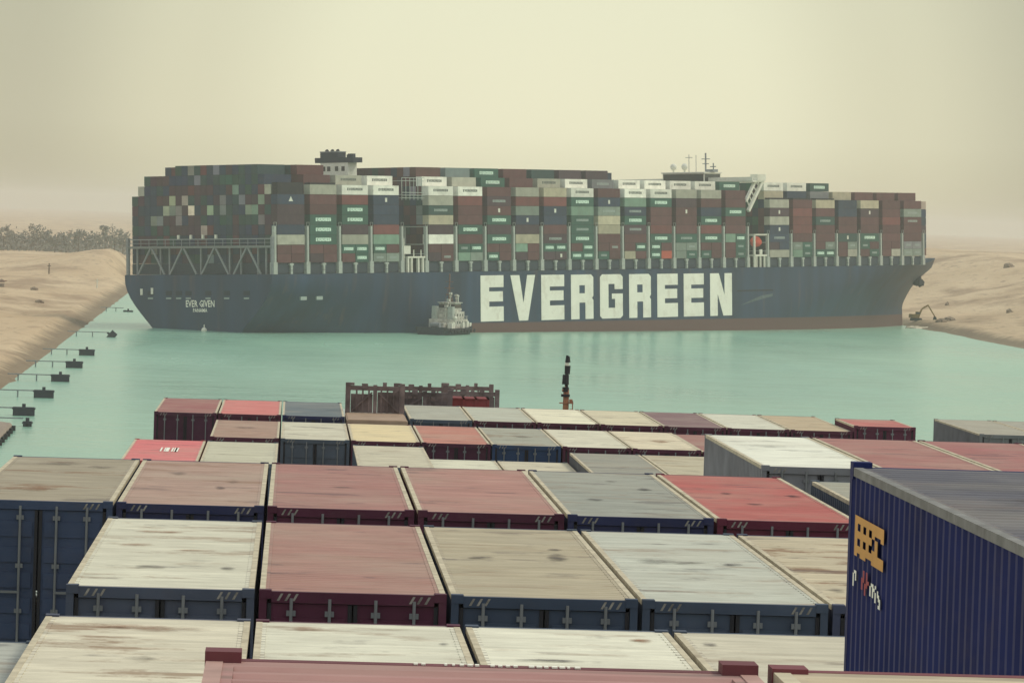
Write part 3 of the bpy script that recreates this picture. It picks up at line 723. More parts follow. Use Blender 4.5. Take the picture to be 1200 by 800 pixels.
tug.location = tp

# ------------------------------------------------------------------ containers in the foreground
def corrug(mb, axis_, a0, a1, lo, hi, base, depth, pitch, mi=0):
    """trapezoid sheet. axis 'y': roof waves running along x; 'x+','x-': side wall at x=base with upright waves"""
    n = round((a1-a0)/pitch); pts = []
    for i in range(n):
        p0 = a0 + (a1-a0)*i/n; w_ = (a1-a0)/n
        pts += [(p0, 0), (p0+.3*w_, 0), (p0+.5*w_, 1), (p0+.8*w_, 1)]
    pts.append((a1, 0)); vs = []
    for p, k_ in pts:
        if axis_ == 'y': vs += [(lo, p, base-depth*k_), (hi, p, base-depth*k_)]
        else:
            x = base - depth*k_*(1 if axis_ == 'x+' else -1); vs += [(x, p, lo), (x, p, hi)]
    fs = [(2*i, 2*i+1, 2*i+3, 2*i+2) for i in range(len(pts)-1)]
    if axis_ != 'x+': fs = [tuple(reversed(f)) for f in fs]
    if axis_ == 'y': fs = [tuple(reversed(f)) for f in fs]
    mb.add(vs, fs, mi)
_cm = {}
W2 = 1.219
def near_meshes(L, H, proud=.012, rail='rail'):
    key = (L, H, proud, rail)
    if key in _cm: return _cm[key]
    h2 = L/2; d = {}
    fr = MB(); cc = []
    for sx in (-1, 1):
        for sy in (-1, 1):
            fr.box(min(sx*W2, sx*(W2-.16)), max(sx*W2, sx*(W2-.16)), min(sy*h2, sy*(h2-.18)), max(sy*h2, sy*(h2-.18)), H-.10, H+proud, 0)
            fr.box(min(sx*W2, sx*(W2-.16)), max(sx*W2, sx*(W2-.16)), min(sy*h2, sy*(h2-.18)), max(sy*h2, sy*(h2-.18)), 0, .118, 0)
            fr.box(min(sx*W2, sx*(W2-.1)), max(sx*W2, sx*(W2-.1)), min(sy*(h2-.01), sy*(h2-.14)), max(sy*(h2-.01), sy*(h2-.14)), .118, H-.10, 0)
        fr.box(min(sx*(W2-.005), sx*(W2-.08)), max(sx*(W2-.005), sx*(W2-.08)), -h2+.18, h2-.18, H-.075, H-.004, 1)
        fr.box(min(sx*(W2-.005), sx*(W2-.06)), max(sx*(W2-.005), sx*(W2-.06)), -h2+.18, h2-.18, .02, .17, 0)
    for sy in (-1, 1):
        fr.box(-W2+.16, W2-.16, min(sy*(h2-.012), sy*(h2-.11)), max(sy*(h2-.012), sy*(h2-.11)), H-.15, H-.008, 0)
        fr.box(-W2+.16, W2-.16, min(sy*(h2-.012), sy*(h2-.11)), max(sy*(h2-.012), sy*(h2-.11)), .02, .16, 0)
    # slanted warning stripes on the door header
    for sx in (-1, 1):
        for k_ in range(3):
            x = sx*.86 - .13 + k_*.10
            fr.add([(x, -h2+.006, H-.125), (x+.032, -h2+.006, H-.125), (x+.085, -h2+.006, H-.03), (x+.053, -h2+.006, H-.03)], [(0,1,2,3)], 2)
    d['frame'] = fr.mesh('frame', [M['paint'], M[rail], M['stripe']])
    rf = MB(); corrug(rf, 'y', -h2+.32, h2-.32, -W2+.13, W2-.13, H-.010, .03 if proud > .02 else .022, .28)
    rf.box(-W2+.08, W2-.08, -h2+.11, -h2+.319, H-.04, H-.010); rf.box(-W2+.08, W2-.08, h2-.319, h2-.11, H-.04, H-.010)
    rf.box(-W2+.08, -W2+.129, -h2+.319, h2-.319, H-.04, H-.010); rf.box(W2-.129, W2-.08, -h2+.319, h2-.319, H-.04, H-.010)
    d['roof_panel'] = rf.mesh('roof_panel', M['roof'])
    for nme, ax, x in (('side_panel', 'x-', -W2+.004), ('side_panel', 'x+', W2-.004)):
        sp_ = MB(); corrug(sp_, ax, -h2+.14, h2-.14, .17, H-.075, x, .036 if proud < .02 else .028, .28); d[ax] = sp_.mesh(nme, M['paint'])
    ew = MB(); ew.box(-W2+.1, W2-.1, h2-.09, h2-.05, .16, H-.15); d['end_panel'] = ew.mesh('end_panel', M['paint'])
    for sx in (-1, 1):
        dr = MB(); x0, x1 = (-W2+.11, -.012) if sx < 0 else (.012, W2-.11); y = -h2+.05
        dr.box(x0, x1, y, y+.04, .17, H-.16)
        for i in range(5):
            z = .32 + i*(H-.5)/5; dr.box(x0+.09, x1-.09, y-.022, y-.001, z, z+(H-.5)/5-.17)
        dr.box(x0, x0+.05, y-.02, y-.001, .17, H-.16, 1); dr.box(x1-.05, x1, y-.02, y-.001, .17, H-.16, 1)
        d['door', sx] = dr.mesh('door', [M['paint'], M['dark']])
        for q in (0, 1):
            xb = sx*(.30 if q == 0 else .80); lbm = MB(); lbm.tube((xb, -h2+.005, .12), (xb, -h2+.005, H-.09), .021, n=8)
            for z in (.14, .75, 1.5, H-.32): lbm.box(xb-.06, xb+.06, -h2+.001, -h2+.03, z, z+.07)
            if q == 0: lbm.box(min(xb, xb+sx*.42), max(xb, xb+sx*.42), -h2-.02, -h2-.002, 1.08, 1.12)
            d['bar', sx, q] = lbm.mesh('locking_bar', M['galv'])
    _cm[key] = d; return d
NGRP = 'containers stacked on the near ship'
def near_container(x0, y0, ztop, L, H, roof, body, label, rust=.5, door=None):
    """x0 left edge of the slot, y0 near end, ztop roof height"""
    d = near_meshes(L, H, .038 if ztop == ZE else .012, 'rail' if ztop != ZE else 'rail_grey' if y0 == YD else 'rail_pink'); root = empty('shipping_container', (x0+1.25, y0+L/2, ztop-H)); tag(root, label, 'container', NGRP)
    bc = (*body, 1); dc = (*(door or body), 1)
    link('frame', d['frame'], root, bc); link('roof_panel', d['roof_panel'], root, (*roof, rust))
    link('side_panel', d['x-'], root, bc); link('side_panel', d['x+'], root, bc); link('end_panel', d['end_panel'], root, bc)
    for sx in (-1, 1):
        do = link('door', d['door', sx], root, dc)
        for q in (0, 1): link('locking_bar', d['bar', sx, q], do)
    return root
CX0 = -2.877
def colx(k): return CX0 + 2.5*k
F40, F20 = 12.19, 6.06
cream, white_, tan, mauve, gry, salmon, pink, brick, slate, yel = ((.56,.545,.40), (.68,.68,.55), (.46,.41,.29), (.34,.195,.165), (.345,.355,.30),
    (.43,.13,.125), (.60,.22,.20), (.34,.13,.12), (.155,.18,.195), (.72,.60,.36))
dnav, dmar, dblu, dgry = (.026,.032,.085), (.085,.022,.045), (.03,.06,.13), (.075,.10,.135)
ZA, ZB, ZC, ZF, ZE = HC-4.95, HC-4.962, HC-4.92, HC-8.07, HC-1.985
YA, YB, YC, YD, YE = 70.1, 54.85, 38.32, 22.7, 6.5
NC = [
 # row A
 (colx(-1), YA, ZA, F40, 2.62, (.36,.315,.235), (.045,.065,.12), 'dusty grey-brown roofed container with blue double doors at the left edge', .7),
 (colx(0), YA, ZA, F40, 2.6, (.42,.29,.235), dnav, 'faded brown container roof behind the cream one, left of the long dark gap', .5),
 (colx(1), YA, ZA, F40, 2.6, (.38,.20,.175), dmar, "mauve container roof right of the long dark gap, in the salmon roof's row", .25),
 (colx(2), YA, ZA, F40, 2.6, (.42,.235,.20), dmar, 'pinkish brown container roof between the mauve and the plain grey roofs', .2),
 (colx(3), YA, ZA, F40, 2.6, (.325,.335,.29), dnav, 'plain grey container roof with dark scuffs beside the salmon red roof', .3),
 (colx(4), YA, ZA, F40, 2.6, (.44,.135,.12), (.11,.02,.04), 'salmon red container roof with dark smudges left of the navy container', .1),
 (colx(5)+.55, YA, ZA-.05, F40, 2.6, (.36,.355,.29), dgry, 'grey stained container roof half hidden behind the navy container', .4),
 # row B
 (colx(0), YB, ZB, F40, 2.6, (.66,.64,.51), (.075,.09,.13), 'cream container roof with brown streaks, leftmost in the row with the plain mauve roof', .55),
 (colx(1), YB, ZB, F40, 2.6, (.38,.215,.18), dmar, 'large plain mauve-brown container roof beside the tan roof with two dark stains', .15),
 (colx(2), YB, ZB, F40, 2.6, (.44,.385,.275), (.05,.07,.11), 'tan container roof with two dark stains in the middle', .25),
 (colx(3), YB, ZB, F40, 2.6, (.52,.53,.45), (.06,.08,.12), 'pale grey container roof with a long smudge right of the tan roof', .45),
 (colx(4), YB, ZB, F40, 2.6, (.54,.47,.335), (.06,.07,.12), 'sandy container roof partly hidden by the navy container', .9),
 # row C
 (colx(-1), YC, ZC-.33, F40, 2.5, (.44,.45,.40), dgry, 'pale grey container roof in the lower left corner', .3),
 (colx(0), YC, ZC, F40, 2.6, (.68,.63,.49), (.07,.08,.12), 'cream container roof with a rust band at its far end, lower left', .75),
 (colx(1), YC, ZC, F40, 2.6, (.69,.67,.54), dmar, 'cream container roof behind the ribbed pink roof, left of centre', .5),
 (colx(2), YC, ZC, F40, 2.6, (.76,.74,.60), (.06,.08,.12), 'bright cream container roof with a dark line near its front edge, bottom centre', .4),
 (colx(3), YC, ZC, F40, 2.6, (.60,.56,.44), (.06,.08,.12), 'dull cream container roof directly left of the navy container', .35),
 # row D and E (one tier higher)
 (colx(3), YD, ZE, F40, 2.9, (.125,.125,.145), (.012,.02,.10), 'navy blue container with orange and white lettering on its corrugated side', .15),
 (colx(1), YE, ZE, F40, 2.9, (.40,.215,.20), (.16,.05,.06), 'pink container with a ribbed roof along the bottom edge', .2),
 (colx(2), YE, ZE+.014, F40, 2.9, (.56,.47,.33), (.17,.05,.06), 'sand coloured container roof sliver at the bottom right corner', .7),
 # row H, just beyond row A on the right
 (colx(5), 86, ZA, F40, 2.9, (.80,.80,.68), (.20,.205,.225), 'big white roofed container with a grey side behind the salmon roof', .12),
 (colx(6), 86, ZA, F40, 2.9, (.385,.185,.165), dmar, 'dull red container roof right of the big white roof', .1),
 (colx(7), 86, ZA, F40, 2.9, (.37,.165,.155), dmar, 'dull red container roof at the right edge behind the navy container', .1),
 (colx(8), 86, ZA, F40, 2.9, (.36,.16,.15), dmar, 'dull red container roof farthest right behind the navy container', .1),
]
H2 = 2.9
for k_, rf_, bd, lb_, dz, ru in (
   (-1, (.66,.20,.20), (.3,.05,.05), 'bright coral container roof with small white marks at the left end', 0, .05),
   (0, (.56,.54,.41), dgry, 'pale cream container roof between the coral roof and the blue-grey doors', 0, .2),
   (2, (.58,.54,.41), dgry, 'cream container roof right of the blue-grey doors', 0, .3),
   (3, (.70,.68,.53), dgry, 'white container roof below the dark maroon doors', -.40, .15),
   (4, (.62,.57,.43), dgry, 'cream container roof below the navy doors', -.40, .3),
   (5, (.32,.315,.265), (.10,.105,.12), 'dark grey container roof with its dark side showing beside the narrow gap', -.05, .4),
   (6, (.52,.47,.34), dgry, 'beige container roof left of the tall grey container side', -.05, .4)):
    NC.append((colx(k_), 133.6, ZF+dz, F40, H2, rf_, bd, lb_, ru))
for k_, rf_, bd, lb_, ru in (
   (0, (.40,.27,.21), dmar, 'brown container roof in front of the bright pink roof', .3),
   (1, (.62,.59,.46), (.085,.105,.135), 'cream roofed container with blue-grey doors below the slate roof', .3),
   (2, (.74,.62,.38), dmar, 'yellowish cream container roof in front of the flat racks', .05),
   (3, (.50,.23,.18), (.075,.02,.045), 'salmon brown container roof with dark maroon doors', .05),
   (4, (.38,.38,.31), dblu, 'grey container roof with navy blue doors beside the narrow gap', .6),
   (5, (.68,.65,.51), dmar, 'white container roof right of the narrow gap, below the mast', .15),
   (6, (.72,.64,.47), dmar, 'peach and cream stained container roof left of the tall grey side', .5)):
    NC.append((colx(k_), 149.4, ZF-.05, F40, H2, rf_, bd, lb_, ru))
NC.append((colx(7), 149.4, ZF-.1, F40, H2, (.36,.19,.165), dmar, 'small visible corner of a mauve container roof by the tall grey side', .1))
for k_, rf_, bd, lb_, ru, L_, dz in (
   (-1, (.345,.155,.145), (.075,.025,.05), 'dusky red roofed container with dark doors, leftmost in the far row', .1, F40, 0),
   (0, (.62,.225,.205), dmar, 'bright pink container roof between the dusky red and slate roofs', .05, F40, 0),
   (1, (.16,.19,.20), dnav, 'slate blue container roof left of the flat rack', .05, F40, 0),
   (3, (.42,.42,.35), dgry, 'pale grey container roof right of the flat rack, in front of the rusty racks', .2, F40, 0),
   (4, (.50,.51,.42), dmar, 'pale grey-green container roof left of the orange mast', .15, F40, 0),
   (5, (.78,.74,.56), dmar, 'bright cream container roof at the foot of the orange mast', .05, F40, 0),
   (6, (.66,.60,.43), dmar, 'cream container roof left of the dark mauve roof in the far row', .2, F40, 0),
   (7, (.25,.165,.165), dmar, 'dark mauve container roof in the far row', .05, F40, 0),
   (8, (.66,.65,.53), dmar, 'white container roof right of the dark mauve roof', .1, F40, 0),
   (9, (.52,.42,.285), dmar, 'tan container roof left of the short red container', .2, F40, 0),
   (10, (.50,.185,.165), (.10,.025,.05), 'short red container alone on the right of the far row', .1, F20, .23),
   (12, (.40,.38,.31), (.17,.175,.185), 'grey roofed container with its grey side showing at the far right', .2, F40, .05),
   (13, (.38,.37,.31), (.15,.15,.17), 'grey container roof cut by the right edge', .2, F40, .05)):
    NC.append((colx(k_), 165.3, ZF+dz, L_, H2, rf_, bd, lb_, ru))
roots = {}
for a in NC:
    x0, y0, zt, L_, H_, rf_, bd, lb_, ru = a
    roots[lb_] = near_container(x0, y0, zt, L_, H_, rf_, bd, lb_, ru)

# stains that lie on single roofs
def stain_mat(name, col, amt):
    m_ = bpy.data.materials.new(name); m_.use_nodes = True; t = m_.node_tree; b = t.nodes['Principled BSDF']
    b.inputs['Base Color'].default_value = (*col, 1); b.inputs['Roughness'].default_value = .8; b.inputs['Specular IOR Level'].default_value = .1
    tcn = nn(t, 'ShaderNodeTexCoord'); oi = nn(t, 'ShaderNodeObjectInfo')
    gr = nn(t, 'ShaderNodeTexGradient', gradient_type='SPHERICAL'); mp = nn(t, 'ShaderNodeMapping'); mp.inputs['Location'].default_value = (-1,-1,0); mp.inputs['Scale'].default_value = (2,2,1)
    t.links.new(tcn.outputs['Generated'], mp.inputs[0]); t.links.new(mp.outputs[0], gr.inputs[0])
    n = nn(t, 'ShaderNodeTexNoise'); n.inputs['Scale'].default_value = 2.6; n.inputs['Detail'].default_value = 7; n.inputs['Roughness'].default_value = .65
    ml = nn(t, 'ShaderNodeMath', operation='MULTIPLY'); ml.inputs[1].default_value = 97; t.links.new(oi.outputs['Random'], ml.inputs[0])
    m2 = nn(t, 'ShaderNodeMapping'); t.links.new(tcn.outputs['Object'], m2.inputs[0]); t.links.new(ml.outputs[0], m2.inputs['Location']); t.links.new(m2.outputs[0], n.inputs['Vector'])
    ad = nn(t, 'ShaderNodeMath', operation='ADD'); t.links.new(gr.outputs[1], ad.inputs[0]); t.links.new(n.outputs[0], ad.inputs[1])
    r = nn(t, 'ShaderNodeMapRange'); r.inputs[1].default_value = .78; r.inputs[2].default_value = 1.15; r.inputs[4].default_value = amt
    t.links.new(ad.outputs[0], r.inputs[0]); t.links.new(r.outputs[0], b.inputs['Alpha']); return m_
M['soot'] = stain_mat('dark_roof_stain', (.075,.065,.075), .8); M['ruststain'] = stain_mat('rust_roof_stain', (.30,.15,.085), .75); M['damp'] = stain_mat('damp_roof_stain', (.16,.14,.125), .6)
def stain(key, x, y, wx, wy, mt='soot'):
    rt = next(o for l, o in roots.items() if l.startswith(key)); H_ = next(a[4] for a in NC if a[7].startswith(key))
    mb = MB(); mb.add([(-wx/2,-wy/2,0), (wx/2,-wy/2,0), (wx/2,wy/2,0), (-wx/2,wy/2,0)], [(0,1,2,3)])
    o = mb.build('roof_stain', M[mt], rt); o.location = (x, y, H_-.004)
for a in (('tan container roof with two', -.55, .2, .85, 1.1), ('tan container roof with two', .58, .6, .6, 2.6), ('tan container roof with two', .62, 2.0, .5, .8),
          ('pale grey container roof with a', -.5, .4, 1.1, 2.2, 'damp'), ('pale grey container roof with a', -.2, .3, 1.9, 1.0, 'damp'), ('pale grey container roof with a', .6, .2, .7, 1.0),
          ('salmon', -.38, .9, .5, 1.6), ('salmon', .83, .5, .6, 1.4), ('salmon', -.13, -1.9, .6, 1.2), ('plain grey', -.48, -1.9, .6, 1.4), ('plain grey', .66, 1.3, .5, 1.4), ('plain grey', .2, 3.4, .5, 1.2, 'damp'),
          ('faded brown', .41, -1.6, .45, 2.0), ('faded brown', .62, .2, .5, 1.6, 'damp'), ('faded brown', -.4, 2.2, .9, 2.0, 'damp'),
          ('cream container roof with brown streaks', -.6, .9, 1.0, 1.2, 'ruststain'), ('cream container roof with brown streaks', .3, .1, 1.4, .7, 'ruststain'), ('cream container roof with brown streaks', -.2, -2.9, 1.1, 1.2, 'damp'), ('cream container roof with brown streaks', .82, -2.8, .5, 1.2), ('cream container roof with brown streaks', -.3, 3.4, 1.5, .8, 'ruststain'),
          ('bright cream container roof with a dark line', -.3, 2.4, 1.7, .55), ('bright cream container roof with a dark line', .8, 4.9, .5, 1.0, 'ruststain'), ('cream container roof with a rust band', .15, 4.8, 2.1, 1.3, 'ruststain'), ('cream container roof with a rust band', -.1, 4.9, 1.9, 1.0, 'ruststain'),
          ('cream container roof with a rust band', .1, 1.5, .8, 1.2, 'damp'), ('cream container roof behind the ribbed', .95, 3.9, .25, .5), ('cream container roof behind the ribbed', -.6, 5.2, .9, 1.0, 'ruststain'),
          ('dusty grey-brown', -.2, 4.2, 1.9, 2.2, 'damp'), ('dusty grey-brown', .6, 3.4, 1.2, 1.6, 'damp'), ('dusty grey-brown', -.3, -3.0, 2.0, 2.4, 'ruststain'),
          ('sandy container roof', -.85, -3.7, .5, 1.4), ('sandy container roof', .1, 1.0, 1.6, 1.5, 'ruststain'), ('dull cream', -.9, 4.6, .4, .9), ('mauve container roof right', .1, -.5, 1.0, .8, 'damp'),
          ('grey container roof with navy', .2, 0, 1.6, 3.0, 'damp'), ('peach and cream', .2, -.5, 1.6, 4, 'ruststain'), ('grey stained', .2, 3, 1.6, 3, 'damp'), ('navy blue container', .3, -2.0, 1.2, 2.5, 'soot'), ('navy blue container', -.4, 2.0, 1.4, 2.0, 'damp'), ('brown container roof in', 0, 1, 1.8, 3, 'damp')):
    stain(*a)

# lettering on the navy container's long side (looks towards -x, reads from the far end to the near end)
navy = roots['navy blue container with orange and white lettering on its corrugated side']
LOGO = ["##########", "##########", "#.#.#.####", "#.#.#.#..#", "######.#..", "######.#..", "#.#.#..#..", "#.#.#.##..", "##########", "##########", "#.##..####"]
def side_marks(mat_, cells, y_far, z_top, cw, chh, name):
    mb = MB(); x = -W2-.012
    for j, row in enumerate(cells):
        for i, c in enumerate(row):
            if c == '#':
                y1 = y_far - i*cw; y0 = y1 - cw; z1 = z_top - j*chh; z0 = z1 - chh
                mb.add([(x, y1, z0), (x, y0, z0), (x, y0, z1), (x, y1, z1)], [(0,1,2,3)])
    return mb.build(name, mat_, navy)
side_marks(M['logo_orange'], LOGO, F40/2-.50, 2.53, .17, .030, 'orange_lettering')
side_marks(M['whitetext'], [".##......", "#.#......", "#.#......", "#..", "#.."], F40/2-.46, 2.08, .07, .027, 'white_lettering')
side_marks(M['logo_red'], [".#.#.", ".#.#.", "##.##", "#.##.", "#.#..", "..#.."], F40/2-.98, 2.12, .09, .032, 'red_lettering')
side_marks(M['whitetext'], [".##.#", "#.##.", "#.#.#", "#.#.#", "....#"], F40/2-1.48, 2.06, .075, .027, 'white_lettering')
side_marks(M['whitetext'], ["#..", "##.", ".##", "..#", ".##"], F40/2-1.92, 2.03, .06, .027, 'white_lettering')
# pale rail along the top of the navy container
# white marks on the coral roof and on the pink roof's far edge
cor = roots['bright coral container roof with small white marks at the left end']
mk = MB()
for x, w_ in ((-.15,.05), (-.02,.05), (.02,.12), (.22,.05), (.30,.14), (.34,.05)):
    mk.box(x, x+w_, -.9, 1.3, H2+.001, H2+.006)
mk.build('roof_marks', M['whitetext'], cor)
pk = roots['pink container with a ribbed roof along the bottom edge']
mk = MB(); x = -.30
for i in range(22):
    w_ = random.choice((.012, .018, .024))
    if i not in (2, 3, 9, 14): mk.box(x, x+w_, F40/2-.10, F40/2-.055, 2.893, 2.90)
    x += .034
mk.build('edge_marks', M['whitetext'], pk)

# flat racks at the bow
def flat_rack(x0, y0, zt, L, wall_h, label, load=False, near=True):
    root = empty('flat_rack', (x0+1.25, y0+L/2, zt)); tag(root, label, 'flat rack', 'flat racks near the bow')
    fl = MB(); fl.box(-1.2, 1.2, -L/2, L/2, -.6, 0)
    for i in range(int(L/.6)): fl.box(-1.15, 1.15, -L/2+.1+i*.6, -L/2+.62+i*.6, .004, .03)
    fl.build('floor', M['paint'], root).color = (.40,.29,.21,1)
    for sy in ((-1, 1) if near else (1,)):
        ew = MB(); y = sy*(L/2-.15)
        ew.box(-1.2, -1.0, y-.12, y+.12, -.1, wall_h+.12); ew.box(1.0, 1.2, y-.12, y+.12, -.1, wall_h+.12)
        ew.box(-1.0, 1.0, y-.08, y+.08, wall_h-.18, wall_h); ew.box(-.08, .08, y-.1, y+.1, 0, wall_h+.05)
        ew.box(-.98, -.1, y-.03, y+.03, .04, wall_h-random.uniform(.2,.34)); ew.box(.1, .98, y-.03, y+.03, .04, wall_h-random.uniform(.2,.4))
        for q in (-.75,-.5,-.25,.25,.5,.75): ew.box(q-.035, q+.035, y-.09, y+.09, .04, wall_h-.18)
        ew.bar((-.95,y-.1,.1), (-.12,y-.1,wall_h-.25), .06); ew.bar((.95,y-.1,.1), (.12,y-.1,wall_h-.25), .06)
        ew.box(-.55, -.3, y-.16, y-.05, wall_h-.12, wall_h+.10); ew.box(.3, .46, y-.16, y-.05, wall_h-.05, wall_h+.16); ew.box(-1.15, -.85, y-.2, y+.2, wall_h+.02, wall_h+.12)
        ew.build('end_wall', M['rackrust'], root)
    return root
flat_rack(colx(2)+.0, 165.3, ZF-.12, F20, 1.12, 'brown flat rack with an open floor and tall far end wall by the slate roof', near=False)
flat_rack(4.45, 181.2, ZF-.48, F20, .86, 'rusty flat rack right behind the open floored one', near=True)
flat_rack(6.80, 188.0, ZF-.80, F20, .98, 'farthest rusty flat rack, behind the red crate')
rc = MB(); rc.box(-.8, .8, -.9, .9, 0, .75)
for q in (-.8, -.27, .27, .8): rc.box(q-.05, q+.05, -.95, .95, .02, .8)
rc.box(-.85, .85, -.95, .95, .75, .8)
ro = rc.build('cargo_crate', M['paint']); ro.color = (.20,.035,.04,1); ro.location = (7.75, 184.5, ZF-.72)
tag(ro, 'dark red cargo crate in front of the farthest rusty flat rack', 'crate')

# ------------------------------------------------------------------ the ship the photograph is taken from
own = empty('container_ship', (12.1, 0, 0)); tag(own, 'near ship carrying the foreground containers, with an orange and black foremast', 'container ship')
ohm = MB(); stn = [(-70,1), (120,1), (165,1), (185,.86), (200,.6), (212,.3), (219,.02)]
for y, k_ in stn:
    for x, z in ((-18.4*k_*.85,-1.0), (-18.4*k_, 6), (-18.4*k_, 17.5), (18.4*k_, 17.5), (18.4*k_, 6), (18.4*k_*.85,-1.0)): ohm.v.append((x, y, z))
for j in range(len(stn)-1):
    for i in range(6): ohm.f.append((j*6+i, j*6+(i+1) % 6, (j+1)*6+(i+1) % 6, (j+1)*6+i)); ohm.m.append(0)
ohm.f.append(tuple(range(5, -1, -1))); ohm.m.append(0)
ohm.build('hull', M['funneltop'], own)
for y0, zt, xa, xb in ((YE, ZE-2.96, -15, 15), (YD, ZE-2.94, -15, 15), (YC, ZC-2.9, -17.5, 17), (YB, ZB-2.65, -17.5, 17), (YA, ZA-2.7, -17.5, 17), (86, ZA-2.95, -17.5, 17), (101.8, ZF-3.4, -17.5, 17), (117.7, ZF-3.4, -17.5, 17),
                       (133.6, ZF-3.4, -17.5, 17), (149.4, ZF-3.1, -17.5, 17), (165.3, ZF-3.0, -17.5, 20.5), (181.0, ZF-.95, -12, 12)):
    L_ = 12.2 if y0 < 180 else 11
    MB().box(xa, xb, y0-.3, y0+L_+.3, 17.5, zt).build('hatch_cover', M['steel'], own)
fm = MB(); fy = 196.0; fx = .64
fm.tube((fx, fy, 17.5), (fx, fy, 27.3), .17, .14, 10, 0); fm.tube((fx, fy, 27.3), (fx, fy, 28.9), .08, .06, 8, 1)
fm.tube((fx-.03, fy, 27.2), (fx-.03, fy, 27.42), .16, .16, 10, 1); fm.tube((fx-.05, fy, 27.55), (fx-.04, fy, 28.0), .165, .15, 10, 1); fm.tube((fx+.02, fy, 28.03), (fx+.03, fy, 28.42), .13, .14, 10, 1); fm.tube((fx, fy, 28.42), (fx, fy, 28.56), .10, .10, 8, 2)
fm.tube((fx+.03, fy, 28.58), (fx+.03, fy, 28.86), .13, .09, 10, 1); fm.box(fx-.24, fx+.16, fy-.24, fy-.05, 26.98, 27.10, 1); fm.box(fx-.3, fx+.34, fy-.2, fy+.2, 26.66, 26.70, 0); fm.box(fx+.16, fx+.3, fy-.1, fy+.1, 26.70, 26.86, 0)
fm.bar((fx+.3, fy-.2, 20), (fx+.3, fy-.2, 26.8), .05)
for i in range(16): fm.bar((fx+.18, fy-.2, 20.4+i*.4), (fx+.3, fy-.2, 20.4+i*.4), .03)
fm.bar((fx-.2,fy-.1,27.25),(fx+.1,fy,27.6),.05)
fm.build('foremast', [M['masty'], M['dark'], M['white']], own)

# ------------------------------------------------------------------ the canal's banks
def mooring(x, y, wdt, label, tilt=0, h=1.4):
    root = empty('mooring_float', (x, y, 0)); tag(root, label, 'mooring float', 'mooring floats along the left bank')
    mb = MB(); mb.box(-wdt/2, wdt/2, -.9, .9, -.4, h); mb.box(-wdt/2-.12, wdt/2+.12, -1.02, 1.02, h-.35, h-.1); mb.box(-.28, .28, -.3, .3, h, h+.55)
    for q in (-wdt/2+.5, wdt/2-.5): mb.tube((q, -1.0, .3), (q, -1.2, .3), .35)
    o = mb.build('float_block', M['funneltop'], root)
    if tilt: o.rotation_euler = (0, tilt, 0)
    gw = MB(); L_ = x - (xl(y)-1); gw.box(-L_, -wdt/2, -.22, .22, 1.15, 1.35)
    for q in (-L_*.45, -L_*.8): gw.tube((q, 0, -4), (q, 0, 1.15), .14)
    gw.build('gangway', M['truss'], root)
near_words = ['nearest', 'second nearest', 'third nearest', 'fourth nearest', 'fifth nearest']
for i, (x, y, wd_) in enumerate(((-43.9, 697, 3.5), (-44.5, 762, 3.5), (-45.5, 833, 3.5), (-46.5, 904, 3.5), (-47.6, 980, 3.5))):
    mooring(x, y, wd_, f'{near_words[i]} dark box float with a gangway to the left bank')
mooring(-47.5, 1118, 2.6, 'tilted dark float off the left bank near the stranded stern', tilt=-.9)
mooring(-54.2, 1385, 3.0, 'farthest low grey float at the left bank beside the stern', h=.5)
mooring(-41.2, 664, 1.3, 'small dark float end beside the brown jetty', h=.8)
jt = MB(); jt.prism([(-30, -3), (-.6, -3), (0, .55), (-.3, .9), (-4, 1.3), (-30, 1.6)], 0, 90); jt.box(-.5, .35, 0, 90, -.2, .35, 1)
for q in range(4, 90, 8): jt.tube((.5, q, -2), (.5, q, .8), .3, mi=1)
jo = jt.build('jetty', [M['concrete'], M['dark']]); jo.location = (-41.4, 566, 0); jo.rotation_euler = (0, 0, .018)
tag(jo, 'brown jetty edge with a dark face in the water at the far left', 'jetty')

# excavator at the bow
def place(x, y, dz=0): return (x, y, terrain(x, y)+dz)
ev = empty('excavator', place(226.6, 1532), R(-8)); tag(ev, 'small dark excavator digging at the bow on the sandy bank', 'excavator')
tk = MB()
for sg in (-1, 1): tk.prism([(-2.2,.2), (-1.8,0), (1.8,0), (2.2,.2), (2.2,.8), (1.8,1.05), (-1.8,1.05), (-2.2,.8)], sg*1.2-.35, sg*1.2+.35)
tk.build('track', M['dark'], ev)
bd_ = MB(); bd_.box(-2.6, 1.2, -1.4, 1.4, 1.1, 2.5); bd_.box(-2.7, -1.6, -1.4, 1.4, 1.1, 2.2); bd_.build('body', M['machine'], ev)
cb = MB(); cb.box(-.3, 1.3, -1.4, -.3, 2.5, 3.4); cbo = cb.build('cab', M['machine'], ev); MB().box(-.1, 1.35, -1.45, -.25, 2.55, 3.2).build('window', M['glass'], cbo)
MB().bar((1.0,0,1.8), (2.0,0,4.4), .65).bar((2.0,0,4.4), (4.3,0,5.9), .55).build('boom', M['machine'], ev)
MB().bar((4.1,0,6.0), (6.8,0,1.8), .45).bar((2.6,0,5.3), (4.4,0,5.7), .2).build('stick', M['machine'], ev)
MB().prism([(6.4,1.9), (7.3,1.7), (7.6,.5), (6.9,.1), (6.1,.7)], -.6, .6).build('bucket', M['dark'], ev)
def rock(x, y, r, sz, label, n=9):
    mb = MB(); mb.ball((0,0,0), r, 10, 0, sz, .22)
    for i in range(3): mb.ball((random.uniform(-r,r), random.uniform(-r,r), -.2*r), r*.5, 8, 0, .7, .25)
    o = mb.build('rock', M['rock']); o.location = place(x, y, r*.2); o.rotation_euler = (0,0,random.uniform(0,6)); tag(o, label, 'rock', 'rocks and spoil on the sand')
rock(262, 1688, .9, 1.3, 'upright dark rock on the sand right of the excavator')
rock(263, 1545, 1.3, .8, 'dark rock on the slope near the right edge')
